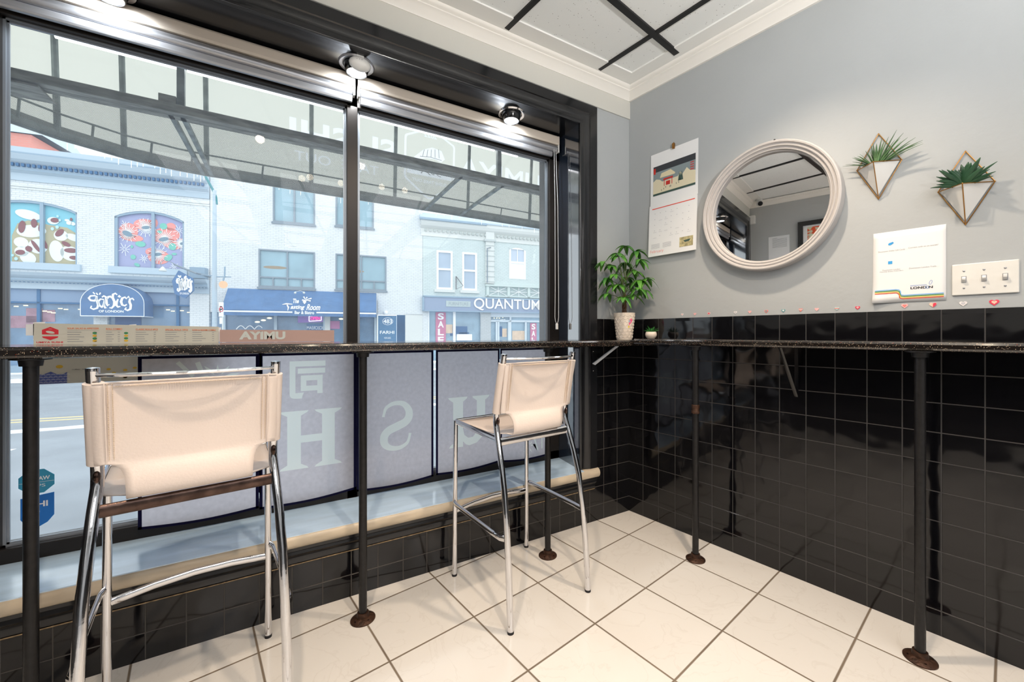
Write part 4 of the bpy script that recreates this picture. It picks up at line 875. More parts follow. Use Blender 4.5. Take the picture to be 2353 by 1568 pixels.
t.part('sheet', G().box(-3.1995, -3.198, -.425, -.210, 1.90, 2.215), m_paper)
gg = G()
for i in range(10): z = 2.19-i*.012; gg.box(-3.1979, -3.1975, -.40 if i else -.30, -.25+.0*i, z, z+.003)
t.part('print', gg, m_greyink)
t = Thing('framed_picture', 'black framed picture of orange foliage on the opposite wall, seen in the mirror', 'picture', (-3.19, -.75, 1.72))
t.part('frame', G().box(-3.199, -3.17, -1.02, -.97, 1.72, 2.335).box(-3.199, -3.17, -.56, -.51, 1.72, 2.335).box(-3.199, -3.17, -.97, -.56, 2.285, 2.335).box(-3.199, -3.17, -.97, -.56, 1.72, 1.77), m_blackpaint)
t.part('mat_board', G().box(-3.198, -3.185, -.97, -.56, 1.77, 2.285), m_paper)
m_fol = M('orange_foliage_print', (226, 96, 60), .8, vary=.0); n, l = nodes(m_fol); tc = n.new('ShaderNodeTexCoord'); nz = n.new('ShaderNodeTexNoise'); nz.inputs['Scale'].default_value = 14; l.new(tc.outputs['Object'], nz.inputs['Vector']); rp = n.new('ShaderNodeValToRGB'); rp.color_ramp.elements[0].position = .45; rp.color_ramp.elements[0].color = (*lin((214, 216, 190)), 1); rp.color_ramp.elements[1].position = .52; rp.color_ramp.elements[1].color = (*lin((226, 90, 50)), 1); l.new(nz.outputs[0], rp.inputs[0]); l.new(rp.outputs[0], n['Principled BSDF'].inputs['Base Color'])
t.part('print', G().box(-3.185, -3.184, -.94, -.60, 1.80, 2.265), m_fol)
# ================================================================ AWNING OUTSIDE THE WINDOW
m_fab = cloth('cream_awning_fabric', (240, 237, 222), .82); m_fablet = cloth('white_awning_print', (255, 255, 255), .97)
m_steel = M('hazed_weathered_steel', (140, 148, 148), .6, metal=.3, vary=.4, vscale=12); m_rusty = M('hazed_rusty_steel', (146, 146, 140), .65, metal=.2, vary=.45, vscale=9, stretch=(1, 4, 4))  # both steels lightened to carry the haze outside; the mottling is wear
AY, AZ, BY = 1.955, 2.31, .94
def plan(u):       # front edge of the canopy in plan, u along it from the left wall end
    pts = [(-3.62, .30), (-3.58, .75), (-3.46, 1.15), (-3.27, 1.47), (-3.05, 1.70), (-2.80, 1.86), (-2.55, 1.935), (-2.38, AY), (-1.70, AY), (-1.03, AY), (-.32, AY), (.40, AY), (1.1, AY), (1.9, AY)]
    return pts
PLAN = plan(0)
def canopy_pt(p, h):   # h 0..1 from the bottom edge to the wall line
    x, y = p
    if h < .45: return (x-.0*h, y-.06*(h/.45), AZ+h/.45*.78)
    a = (h-.45)/.55*PI/2
    yy = .30+(y-.06-.30)*math.cos(a); return (x+(0 if x > -2.5 else (-2.4-x)*(1-math.cos(a))*.6), yy, AZ+.78+.85*math.sin(a))
def dens(P, k=4):
    o = []
    for a, b in zip(P, P[1:]):
        for i in range(k): o.append((a[0]+(b[0]-a[0])*i/k, a[1]+(b[1]-a[1])*i/k))
    return o+[P[-1]]
DP = dens(PLAN, 2); NH = 20
t = Thing('window_awning', 'cream fabric awning on a rusty steel frame just outside the shop window', 'awning', (-1, 1.0, AZ))
def cy(z): return AY-.06*(z-AZ)/.78
cx = -.705
def logo_ring(o):
    return [(cx-.235+o, 2.60+o*.4), (cx-.225+o, 2.575+o*.5), (cx-.02+o*.3, 2.425+o), (cx+.02-o*.3, 2.425+o), (cx+.225-o, 2.575+o*.5), (cx+.235-o, 2.60+o*.4), (cx+.235-o, 2.945-o*.4), (cx+.225-o, 2.965-o*.5), (cx, 3.075-o*1.1), (cx-.225+o, 2.965-o*.5), (cx-.235+o, 2.945-o*.4)]
big = [('lettering', loops_of(G().text('SUSHI', -1.855, -1.02, 2.672, 2.878, 0, mirror=True, bold=.022))), ('lettering', loops_of(G().text('UMIYA', -.42, .54, 2.676, 2.880, 0, mirror=True, bold=.016))),
       ('small_lettering', loops_of(G().text('TAKE  OUT', -1.82, -1.17, 2.545, 2.622, 0, mirror=True))), ('logo_border', [logo_ring(-.008), logo_ring(.010)]),
       ('logo_lettering', loops_of(G().text('SUSHI TAKE OUT', cx-.165, cx+.165, 2.560, 2.590, 0, mirror=True, bold=.02))), ('logo_year', loops_of(G().text('2022', cx-.062, cx+.062, 2.985, 3.02, 0, mirror=True, bold=.02))),
       ('logo_band', [[(cx-.215, 2.625), (cx+.215, 2.625), (cx+.215, 2.705), (cx-.215, 2.705)]]),
       ('logo_shrimp', [outline([(cx-.15, 2.775), (cx-.11, 2.792), (cx-.05, 2.828), (cx+.02, 2.850), (cx+.085, 2.842), (cx+.125, 2.80)], [.012, .045, .080, .105, .105, .05]), [(cx-.13, 2.755), (cx-.10, 2.738), (cx, 2.728), (cx+.10, 2.738), (cx+.13, 2.762), (cx+.08, 2.768), (cx, 2.775), (cx-.08, 2.768)]])]
g = G(); j0 = DP.index((-2.38, AY)); m_ = len(DP)
v = [canopy_pt(p, i/NH) for i in range(NH+1) for p in DP]
g.add(v, [(i*m_+j, i*m_+j+1, (i+1)*m_+j+1, (i+1)*m_+j) for i in range(NH) for j in range(m_-1) if not (i < 9 and j >= j0)])
can = t.part('canopy_fabric', g, m_fab, smooth=True, solid=-1)
front = G(); rects = []
for nm, L in big:
    for C_ in (clusters(L) if nm in ('lettering', 'small_lettering') else [L] if nm != 'logo_shrimp' and nm != 'logo_band' and nm != 'logo_border' else []): rects.append((bbox(C_, .0015), C_, nm))
ring = [L for nm, L in big if nm == 'logo_border'][0]; ring_box = bbox(ring, .004)
inner = [r for r in rects if r[2] in ('logo_lettering', 'logo_year')]; outer_r = [r for r in rects if r[2] not in ('logo_lettering', 'logo_year')]
band = [L for nm, L in big if nm == 'logo_band'][0]; shr = [L for nm, L in big if nm == 'logo_shrimp'][0]
for (x0, x1, z0, z1), C_, nm in rects:
    f_ = fill2d([[(x0, z0), (x1, z0), (x1, z1), (x0, z1)]]+C_); want = (x1-x0)*(z1-z0)-area(fill2d(C_))
    front.add(f_.v, f_.f)
sb = bbox(shr, .004); f_ = fill2d([[(sb[0], sb[2]), (sb[1], sb[2]), (sb[1], sb[3]), (sb[0], sb[3])]]+shr); front.add(f_.v, f_.f)
rx0, rx1, rz0, rz1 = ring_box
f_ = fill2d([[(rx0, rz0), (rx1, rz0), (rx1, rz1), (rx0, rz1)], ring[0]]); front.add(f_.v, f_.f)
rbx = lambda r: [(r[0], r[2]), (r[1], r[2]), (r[1], r[3]), (r[0], r[3])]
f_ = fill2d([ring[1], band[0], rbx(sb)]+[rbx(r[0]) for r in inner]); front.add(f_.v, f_.f)
xs_ = sorted({-2.38, 1.9}|{v_ for r in outer_r for v_ in r[0][:2]}|{rx0, rx1}); zs_ = sorted({AZ, AZ+.78}|{v_ for r in outer_r for v_ in r[0][2:]}|{rz0, rz1})
for x0, x1 in zip(xs_, xs_[1:]):
    for z0, z1 in zip(zs_, zs_[1:]):
        mx_, mz_ = (x0+x1)/2, (z0+z1)/2
        if any(r[0][0] < mx_ < r[0][1] and r[0][2] < mz_ < r[0][3] for r in outer_r) or (rx0 < mx_ < rx1 and rz0 < mz_ < rz1): continue
        front.poly([(x0, z0), (x1, z0), (x1, z1), (x0, z1)], 0)
front.v = [(x, cy(z), z) for x, y, z in front.v]
t.part('front_fabric', front, m_fab, solid=-1)
for nm, L in big: t.part(nm, fill2d(L, 0, lambda x, z: cy(z)), m_fablet, label='white reversed print' if nm == 'lettering' else None, solid=-1)
for i, k in enumerate((4, 5, 7, 8, 9, 10, 11, 12)):
    P = [canopy_pt(PLAN[k], h/NH) for h in range(NH+1)]; P = [(x, y-.020, z) for x, y, z in P]
    t.part('rib', G().tube(P, .016, 8), m_steel, smooth=True)
edge = [(x, y-.015) for x, y in dens(PLAN, 2)]
t.part('edge_rail', G().tube([(x, y, AZ+.018) for x, y in edge], .026, 8, flat=(1, .7)), m_steel, smooth=True)
t.part('lacing_rod', G().tube([(x+.01, y-.03, AZ+.135) for x, y in edge], .0065, 6), m_steel, smooth=True)
for i in range(3, len(edge)-1, 1):
    x, y = edge[i]
    if i % 2: t.part('lacing_strut', G().tube([(x, y-.02, AZ+.03), (x+.01, y-.03, AZ+.135)], .0065, 6), m_steel)
t.part('valance_band', G().add([(x, y+.0, z) for z in (AZ-.012, AZ+.072) for x, y in edge], [(j, j+1, len(edge)+j+1, len(edge)+j) for j in range(len(edge)-1)]), cloth('valance_grey', (140, 142, 140), .3), solid=-1)
t.part('main_beam', G().prof([(BY-.012, AZ-.012), (BY-.012, AZ+.036), (BY+.036, AZ+.036), (BY+.036, AZ-.012)], -3.2, 1.4), m_rusty, bevel=.004)
t.part('beam_lip', G().prof([(BY+.036, AZ-.012), (BY+.036, AZ-.008), (BY+.085, AZ-.008), (BY+.085, AZ-.012)], -3.2, 1.4), m_rusty)
for x in (-2.40, -2.35, -.75, -.40): t.part('soffit_strut', G().box(x-.011, x+.011, BY+.03, AY-.02, AZ-.012, AZ+.012), m_steel)
for x in (-2.352, -.455): t.part('hanger_post', G().box(x-.016, x+.016, BY-.005, BY+.025, AZ+.03, 3.3), m_steel)
t.part('end_plate', G().box(-3.0, -2.86, BY-.01, BY+.16, AZ-.03, AZ-.022), m_rusty)
t.part('gusset', G().box(-2.44, -2.37, BY-.01, BY+.02, AZ+.034, AZ+.075), m_rusty)
m_mesh = bpy.data.materials.new('perforated_soffit_screen'); m_mesh.use_nodes = True; n, l = nodes(m_mesh); n.remove(n['Principled BSDF'])
tc = n.new('ShaderNodeTexCoord'); wv = n.new('ShaderNodeTexWave'); wv.inputs['Scale'].default_value = 26; wv.inputs['Distortion'].default_value = 0; mp = n.new('ShaderNodeMapping'); mp.inputs['Rotation'].default_value = (0, 0, .9); l.new(tc.outputs['Object'], mp.inputs[0]); l.new(mp.outputs[0], wv.inputs['Vector'])
mr = n.new('ShaderNodeMapRange'); mr.inputs[3].default_value = .32; mr.inputs[4].default_value = .56; l.new(wv.outputs['Fac'], mr.inputs[0])
tr = n.new('ShaderNodeBsdfTransparent'); df = n.new('ShaderNodeBsdfDiffuse'); df.inputs[0].default_value = (*lin((150, 150, 142)), 1); mx_ = n.new('ShaderNodeMixShader'); l.new(mr.outputs[0], mx_.inputs[0]); l.new(tr.outputs[0], mx_.inputs[1]); l.new(df.outputs[0], mx_.inputs[2]); l.new(mx_.outputs[0], n['Material Output'].inputs[0])
sp2 = [(x, y) for x, y in PLAN if y > BY+.08]; ring = [(-3.53, BY+.085)]+sp2+[(1.9, BY+.085)]
t.part('perforated_soffit', G().add([(x, y-(.02 if y > 1.2 else 0), AZ-.002) for x, y in ring], [tuple(range(len(ring)))]), m_mesh, solid=-1)
lk = G().text('うみや', cx-.12, cx+.12, 2.64, 2.692, 0, mirror=True, bold=.01)
for k in range(5): lk.line([(cx-.075+k*.040, 2.80+k*.004), (cx-.060+k*.034, 2.865+k*.008)], .004, 0)
lk.line([(cx-.10, 2.795), (cx, 2.808), (cx+.11, 2.80)], .004, 0)
lk.v = [(x, cy(z)-.004, z) for x, y, z in lk.v]; t.part('logo_drawing', lk, M('awning_grey_print', (140, 140, 132), .8), solid=-1)
t = Thing('tube_light', 'long white fluorescent strip light under the awning above the window', 'light', (-1.5, 1.0, 2.60))
t.part('housing', G().box(-3.10, .10, .975, 1.035, 2.592, 2.635), M('grey_light_housing', (120, 132, 140), .5, vary=.25, vscale=25))
for a, b in ((-2.83, -2.372), (-2.335, -.47), (-.44, -.262)): t.part('tube', G().tube([(a, 1.0, 2.578), (b, 1.0, 2.578)], .0125, 12), emit('cold_tube', (255, 250, 252), 7), smooth=True)
m_ice = emit('icicle_bulb', (246, 252, 255), 1.6)
t = Thing('icicle_lights', 'string of small white icicle lights hanging from the awning edge', 'string lights', (-1, AY, AZ))
t.part('cord', G().tube([(x, y-.004, AZ-.014) for x, y in edge], .002, 5), m_white)
g = G(); e2 = dens(PLAN[4:], 9)
for i, (x, y) in enumerate(e2):
    if i % 9 in (0, 4) or random.random() < .12: continue
    L = random.choice((.012, .02, .03, .045)); g.box(x-.0016, x+.0016, y-.0036, y-.0004, AZ-.014-L, AZ-.014)
o = t.part('bulb_strand', g, m_ice); o['kind'] = 'stuff'
# ================================================================ THE STREET
GZ = -.50
m_road = M('winter_asphalt', (148, 154, 160), .85, bump=.3, bscale=14, vary=.12, vscale=1.2); m_walk = M('salted_concrete', (206, 208, 208), .9, vary=.08, vscale=1.5, bump=.2, bscale=10)
struct('trim_17', G().box(-40, 40, -22.6, -2.8, GZ-.25, GZ-.12), m_road, FF)
struct('trim_18', G().box(-40, 40, -2.8, .5, GZ-.25, GZ), m_walk, FF)
struct('trim_19', G().box(-16, 12, .45, 1.9, GZ-.3, GZ-.02), m_walk)
m_snow = M('snow', (246, 248, 250), .8, bump=.3, bscale=5); m_line = M('yellow_road_paint', (226, 204, 150), .8)
one('road_marking', G().box(-40, 30, -12.0, -11.88, GZ-.121, GZ-.117).box(-40, 30, -11.7, -11.58, GZ-.121, GZ-.117), m_line, 'faded yellow double centre line painted on the road', 'road marking', (-5, -12, GZ-.12), FF)
g = G()
for k in range(12): g.box(-30+k*4.5, -27.6+k*4.5, -14.6, -14.48, GZ-.121, GZ-.117)
one('lane_dashes', g, M('white_road_paint', (240, 240, 240), .8), 'white dashed lane line on the near half of the road', 'road marking', (-5, -14.5, GZ-.12), FF)
def snowstrip(y0, wd, h, label, z):
    g = G(); v = []; N = 120; random.seed(int(wd*100)+3)
    for i in range(N+1):
        x = -30+i*.5; a = wd*(.35+.65*random.random()); c = y0+random.uniform(-.12, .12)
        v += [(x, c-a/2, z), (x, c, z+h*random.uniform(.3, 1)), (x, c+a/2, z)]
    g.add(v, [(i*3+j, i*3+j+1, i*3+j+4, i*3+j+3) for i in range(N) for j in (0, 1)])
    one('snow_bank', g, m_snow, label, 'snow', (-5, y0, z), FF, kind='stuff', smooth=True)
snowstrip(-12.9, .42, .05, 'thin white ridge of snow lying along the middle of the road', GZ-.119)
snowstrip(-2.95, .6, .16, 'bank of snow heaped along the far kerb', GZ-.12)
snowstrip(-.35, .4, .10, 'snow lying against the foot of the facades opposite', GZ)
# ---------------------------------------------------------------- facades
m_wb = brick('white_painted_brick', (232, 235, 236), (176, 182, 188), 1, .5); m_pb = brick('pale_green_white_brick', (214, 224, 222), (168, 182, 182), 1, .5)
m_corn = M('blue_grey_cornice', (150, 172, 190), .6); m_cornl = M('light_blue_grey_trim', (186, 202, 214), .6); m_dkcorn = M('deep_blue_trim', (58, 108, 152), .6)
m_pale = M('pale_stone_trim', (222, 224, 220), .7); m_navy = M('hazed_navy', (84, 120, 164), .6, vary=.12, vscale=3); m_shop = M('shop_glass_dark', (110, 138, 166), .12, vary=.28, vscale=1.1, spec=.6)  # navy lightened so its colour carries the haze over the street
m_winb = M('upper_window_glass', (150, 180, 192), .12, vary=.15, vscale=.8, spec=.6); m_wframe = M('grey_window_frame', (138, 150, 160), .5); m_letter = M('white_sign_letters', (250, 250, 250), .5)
def fz(px, py, off=0): return fq(px, py, off)
def frame_box(g, a, b, c, d, w, y0, y1): g.box(a, b, y0, y1, c, c+w).box(a, b, y0, y1, d-w, d).box(a, a+w, y0, y1, c+w, d-w).box(b-w, b, y0, y1, c+w, d-w)
def winpart(t, a, b, c, d, mull=(), rails=(), glassm=None, fm=None, w=.07, depth=.12, name='window'):
    g = G(); frame_box(g, a, b, c, d, w, -.02, depth)
    for x in mull: g.box(x-w/2, x+w/2, -.015, depth, c, d)
    for z in rails: g.box(a, b, -.012, depth, z-w/2, z+w/2)
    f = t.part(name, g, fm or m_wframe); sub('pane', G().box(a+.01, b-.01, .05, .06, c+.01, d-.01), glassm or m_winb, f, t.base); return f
def wallholes(x0, x1, z0, z1, holes, y0=0, y1=.4):   # a wall of boxes round rectangular holes
    g = G(); xs = sorted({x0, x1}|{h[0] for h in holes}|{h[1] for h in holes}); zs = sorted({z0, z1}|{h[2] for h in holes}|{h[3] for h in holes})
    for a, b in zip(xs, xs[1:]):
        run = None
        for c, d in zip(zs, zs[1:]):
            mxx, mz = (a+b)/2, (c+d)/2; hole = any(h[0] < mxx < h[1] and h[2] < mz < h[3] for h in holes)
            if not hole: run = (run[0], d) if run else (c, d)
            if hole or d == zs[-1]:
                if run: g.box(a, b, y0, y1, *run)
                run = None
    return g
# --- corner restaurant with murals
S = 'building'
XL, XR = -19.0, -7.32
t = Thing(S, 'white brick building with two painted mural windows above a dark blue storefront', S, (-12, 0, GZ), FF, group='shop buildings across the street')
mh = [(-14.9, -11.93, 4.06, 6.62), (-10.72, -8.28, 4.06, 6.60)]
t.part('upper_wall', wallholes(XL, XR, 3.5, 7.75, mh), m_wb)
dp = [(.0, 7.40), (-.06, 7.40), (-.06, 7.70), (-.22, 7.78), (-.22, 8.02), (-.42, 8.16), (-.52, 8.34), (-.52, 8.62), (.4, 8.62), (.4, 7.40)]
t.part('cornice', G().prof(dp, XL, XR), m_cornl)
t.part('cornice_band', G().box(XL, XR, -.235, -.2, 7.78, 7.90).box(XL, XR, -.53, -.5, 8.36, 8.42), m_corn)
g = G()
for k in range(72): x = XL+.1+k*.16; g.box(x, x+.085, -.31, -.2, 7.91, 8.03)
t.part('dentils', g, m_dkcorn)
t.part('string_course', G().box(XL, XR, -.04, 0, 7.16, 7.20).box(XL, XR, -.04, 0, 7.06, 7.085), m_pale)
# arched heads over the mural windows
for k, (a, b, c, d) in enumerate(mh):
    n_ = 14; top = [(a+(b-a)*i/n_, d-.34+.34*math.sin(PI*i/n_)**.8) for i in range(n_+1)]
    t.part('arch_infill', G().poly(top+[(b, d), (a, d)], 0, .35), m_wb)
    fm = G()
    for (x1, z1), (x2, z2) in zip(top, top[1:]): fm.add([(x1, .02, z1-.09), (x2, .02, z2-.09), (x2, .02, z2), (x1, .02, z1), (x1, .2, z1-.09), (x2, .2, z2-.09), (x2, .2, z2), (x1, .2, z1)], [(0, 1, 2, 3), (7, 6, 5, 4), (0, 4, 5, 1), (3, 2, 6, 7)])
    mid = (a+b)/2+(.10 if k else .06)
    if k == 0: mid = fz(95, 540)[0]
    fm.box(a, a+.10, .02, .2, c, d-.34).box(b-.06, b, .02, .2, c, d-.34).box(mid-.055, mid+.055, 0, .2, c, d-.05)
    mw = t.part('mural_window', fm, m_corn)
    sub('sill', G().box(a-.15, b+.15, -.12, .2, c-.28, c), m_cornl, mw, t.base)
    yb = .12
    if k == 0:
        art = sub('painted_sky', G().poly(top+[(b, c), (a, c)], yb), M('mural_sky', (132, 200, 216), .7), mw, t.base, solid=-1)
        F = lambda px, py: fz(px, py)
        sub('painted_hive', G().poly([F(22, 540), F(35, 512), F(60, 505), F(110, 516), F(150, 522), F(178, 540), F(178, 616), F(22, 614)], yb-.01), M('mural_ochre', (186, 178, 146), .7), mw, t.base, solid=-1)
        wh = G()
        def el(g, px, py, rx, rz, rot, y): c0 = F(px, py); s_ = 11.0/927*1.35; return g.ell(c0[0], c0[1], rx*.0133, rz*.0172, y, -rot)
        for e in ((60, 492, 30, 11, .25), (68, 530, 34, 15, -.12), (44, 556, 17, 12, .6), (60, 592, 20, 13, .8), (118, 506, 14, 9, 0), (126, 576, 17, 26, -.1), (136, 540, 17, 13, .8), (45, 577, 16, 12, -.1), (83, 565, 22, 18, -.5), (158, 582, 26, 17, .7), (165, 545, 20, 8, .4), (150, 505, 6, 3, .1), (155, 511, 7, 5, 0), (164, 513, 6, 4, .9)): el(wh, *e, yb-.02)
        sub('painted_bee_wings', wh, M('mural_white', (240, 248, 246), .7), mw, t.base, solid=-1)
        br = G()
        for e in ((46, 520, 8, 15, .1), (74, 512, 7, 11, 0), (90, 522, 6, 11, .1), (122, 505, 10, 6, -.1), (133, 534, 8, 11, .6), (42, 579, 11, 6, -.2), (62, 571, 8, 7, -.4), (78, 565, 5, 16, -.5), (99, 560, 5, 12, -.3), (148, 560, 12, 5, .6), (160, 575, 17, 6, .0), (168, 592, 13, 5, .1), (160, 503, 3, 4, 0)): el(br, *e, yb-.03)
        sub('painted_bee_stripes', br, M('mural_brown', (140, 88, 92), .7), mw, t.base, solid=-1)
        lb = G()
        for e in ((129, 496, 3, 3, 0), (134, 505, 3, 3, 0), (117, 525, 4, 4, 0), (128, 521, 4, 4, 0), (25, 586, 3, 3, 0), (33, 594, 4, 4, 0)): el(lb, *e, yb-.04)
        sub('painted_eyes', lb, M('mural_pale_blue', (186, 224, 240), .7), mw, t.base, solid=-1)
    else:
        sub('painted_ground', G().poly(top+[(b, c), (a, c)], yb), M('mural_lilac', (168, 172, 208), .7), mw, t.base, solid=-1)
        F = lambda px, py: fz(px, py); rd = G(); gr_ = G(); wt = G(); gy_ = G()
        def el(g, px, py, rx, rz, rot, y): c0 = F(px, py); return g.ell(c0[0], c0[1], rx*.0152, rz*.018, y, -rot)
        for e in ((292, 530, 22, 20, .2), (330, 515, 26, 14, 0), (300, 545, 26, 9, .1), (378, 540, 34, 20, -.2), (362, 590, 26, 18, .1), (392, 560, 24, 12, .3), (390, 520, 12, 10, 0), (350, 512, 10, 12, .2), (415, 558, 8, 12, 0), (345, 578, 14, 10, 0)): el(rd, *e, yb-.01)
        for e in ((373, 519, 9, 8, 0), (394, 566, 9, 9, 0), (320, 560, 12, 7, .1), (384, 592, 8, 10, .7), (364, 532, 6, 4, .3), (300, 566, 3, 4, 0), (303, 590, 6, 6, 0), (312, 608, 7, 4, .6), (398, 583, 6, 3, 0)): el(gr_, *e, yb-.02)
        def burst(g, px, py, r, y, n=16, a0=0, a1=2*PI, w=1.3):
            c0 = F(px, py)
            for i in range(n): a = a0+(a1-a0)*i/n; L = r*.0175*(1 if i % 2 else .7); g.line([(c0[0]+.15*L*math.cos(a), c0[1]+.15*L*math.sin(a)), (c0[0]+.87*L*math.cos(a), c0[1]+L*math.sin(a))], w*.017, y)
        for px, py, r in ((291, 535, 23), (333, 522, 24), (376, 548, 27), (415, 559, 18), (360, 584, 24)): burst(wt, px, py, r, yb-.03, 26, .2, 2*PI)
        for px, py, r in ((284, 572, 17), (285, 516, 12), (329, 594, 12), (410, 529, 16), (398, 612, 12), (324, 510, 10), (290, 622, 12), (347, 532, 12), (420, 574, 9)): burst(wt, px, py, r, yb-.045, 9, 0, 2*PI, 1.1)
        for e in ((290, 536, 12, 6, .5), (333, 522, 10, 4, -.2), (374, 549, 12, 5, -.3), (417, 559, 6, 3, -.3), (360, 584, 10, 4, -.2)): el(gy_, *e, yb-.04)
        for nm, gg_, c in (('painted_coral', rd, (244, 158, 150)), ('painted_greens', gr_, (124, 200, 184)), ('painted_white_petals', wt, (246, 250, 250)), ('painted_seed_heads', gy_, (126, 150, 166))): sub(nm, gg_, M('mural_'+nm, c, .7), mw, t.base, solid=-1)
g = G().prof([(0, 2.98), (-.10, 2.98), (-.10, 3.22), (-.26, 3.30), (-.26, 3.40), (-.40, 3.50), (-.48, 3.62), (.4, 3.62), (.4, 2.98)], XL, XR)
t.part('shop_fascia', g, m_cornl); g = G()
for k in range(92): x = XL+.1+k*.126; g.box(x, x+.06, -.17, -.10, 3.235, 3.285)
t.part('fascia_dentils', g, m_dkcorn); t.part('fascia_band', G().box(XL, XR, -.30, -.24, 3.30, 3.38), m_corn)
t.part('corner_pier', G().box(-8.05, XR, -.05, .3, GZ, 2.98), brick('pier_brick', (236, 238, 238), (190, 200, 206), 1, .4))
t.part('blind_band', G().box(XL, -8.05, .04, .08, 2.42, 2.98), M('drawn_shop_blind', (138, 160, 188), .7))
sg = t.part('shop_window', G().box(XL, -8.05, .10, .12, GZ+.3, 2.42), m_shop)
sub('stall_riser', G().box(XL, -8.05, .0, .2, GZ, GZ+.32), m_corn, sg, t.base)
for px in (88, 408): x = fz(px, 720)[0]; sub('mullion', G().box(x-.05, x+.05, .0, .14, GZ, 2.98), m_dkcorn, sg, t.base)
sub('transom', G().box(XL, -8.05, .0, .13, 2.38, 2.45), m_dkcorn, sg, t.base)
m_lampw = emit('shop_lamp_glow', (255, 244, 214), 1.5)
for i, (px, py) in enumerate([(33, 704), (55, 702), (99, 715), (110, 717), (119, 719), (135, 709), (148, 711), (181, 711), (384, 712), (395, 715), (432, 718), (416, 714)]):
    s_, z_ = fz(px, py); t.part('interior_lamp', G().box(s_-.07, s_+.07, .085, .095, z_-.022, z_+.022), m_lampw)
rdm = G()
for i, (px, py, w_, h_, c) in enumerate([(45, 740, .9, .5, 0), (75, 725, .5, .6, 0), (104, 726, .5, .5, 0)]): s_, z_ = fz(px, py); rdm.box(s_-w_/2, s_+w_/2, .09, .097, z_-h_/2, z_+h_/2)
t.part('interior_decor', rdm, M('reddish_interior', (168, 132, 144), .8, vary=.2, vscale=3))
dr = G(); a, b = fz(262, 740)[0], fz(322, 740)[0]; dr.box(a, b, .08, .1, GZ+.1, 1.9); t.part('entrance_door', dr, M('door_navy', (60, 92, 140), .5))
a, b = fz(216, 740)[0], fz(248, 740)[0]; t.part('door_pier', G().box(a, b, -.03, .15, GZ, 1.9), m_wb)
# entrance canopy
AW = Thing('entrance_canopy', 'dark blue dome-shaped entrance canopy with white curly lettering', 'canopy', (-10.6, 0, 1.87), FF)
f0, f1 = fz(185, 727, -.75)[0], fz(331, 727, -.75)[0]; zb_, zt_ = fz(260, 727, -.75)[1], fz(260, 653, -.75)[1]
n_ = 20; arc = [((f0+f1)/2-(f1-f0)/2*math.cos(PI*i/n_), zb_+.42*(zt_-zb_)+(zt_-zb_)*.58*math.sin(PI*i/n_)) for i in range(n_+1)]; arc = [(f0, zb_)]+arc+[(f1, zb_)]
AW.part('front', G().poly(arc, -.75, -.73), m_navy)
g = G(); 
for (x1, z1), (x2, z2) in zip(arc, arc[1:]): g.quad((x1, -.75, z1), (x2, -.75, z2), (x2, 0, z2), (x1, 0, z1))
AW.part('hood', g, m_navy, solid=.01)
AW.part('white_piping', G().tube([(x, -.755, z) for x, z in arc], .012, 5).tube([(f0, -.755, zb_), (f1, -.755, zb_), (f1, 0, zb_)], .018, 5), m_letter)
def lettergar(g, X0, X1, Z0, Z1, y):
    H = Z1-Z0; W = X1-X0
    def S_(pts, w=.055): g.stroke([(X0+a*W, Z0+b*H) for a, b in pts], [w*H*2.1*(.55+.45*math.sin(PI*i/(len(pts)-1))) for i in range(len(pts))], y)
    S_([(.20, .72), (.14, .80), (.05, .78), (.01, .66), (.05, .54), (.13, .52), (.18, .62), (.17, .72), (.19, .5), (.21, .3), (.19, .12), (.11, .05), (.05, .12), (.07, .24)])
    S_([(.33, .60), (.26, .62), (.21, .48), (.23, .28), (.29, .18), (.33, .30), (.335, .58), (.335, .3), (.36, .12), (.39, .16)])
    S_([(.29, .72), (.33, .80), (.38, .74), (.39, .4), (.41, .26), (.45, .34)]); S_([(.39, .6), (.43, .76), (.47, .78), (.50, .70)])
    S_([(.62, .88), (.58, .96), (.53, .90), (.52, .72), (.56, .50), (.55, .28), (.50, .13), (.45, .16)])
    S_([(.64, .64), (.61, .48), (.60, .30), (.64, .20), (.69, .24)]); S_([(.64, .76), (.665, .84), (.69, .78), (.66, .74)], .045)
    S_([(.83, .66), (.79, .76), (.73, .70), (.705, .5), (.73, .32), (.79, .28), (.83, .36)]); S_([(.84, .72), (.87, .80), (.89, .72)], .045)
    S_([(.99, .60), (.96, .70), (.90, .66), (.89, .50), (.92, .32), (.91, .10), (.85, .02), (.79, .08), (.82, .18)])
    S_([(.10, .99), (.14, .88)], .05); S_([(.17, .96), (.20, .84)], .05); S_([(.26, .98), (.235, .86)], .05)
g = G(); lx0, lz0 = fz(203, 713, -.75); lx1, lz1 = fz(309, 674, -.75); lettergar(g, lx0, lx1, lz0, lz1, -.757)
a0, b0 = fz(227, 718, -.75); a1, b1 = fz(284, 713.5, -.75); g.text('OF LONDON', a0, a1, b0, b1, -.757, bold=.03)
AW.part('lettering', g, m_letter, solid=-1)
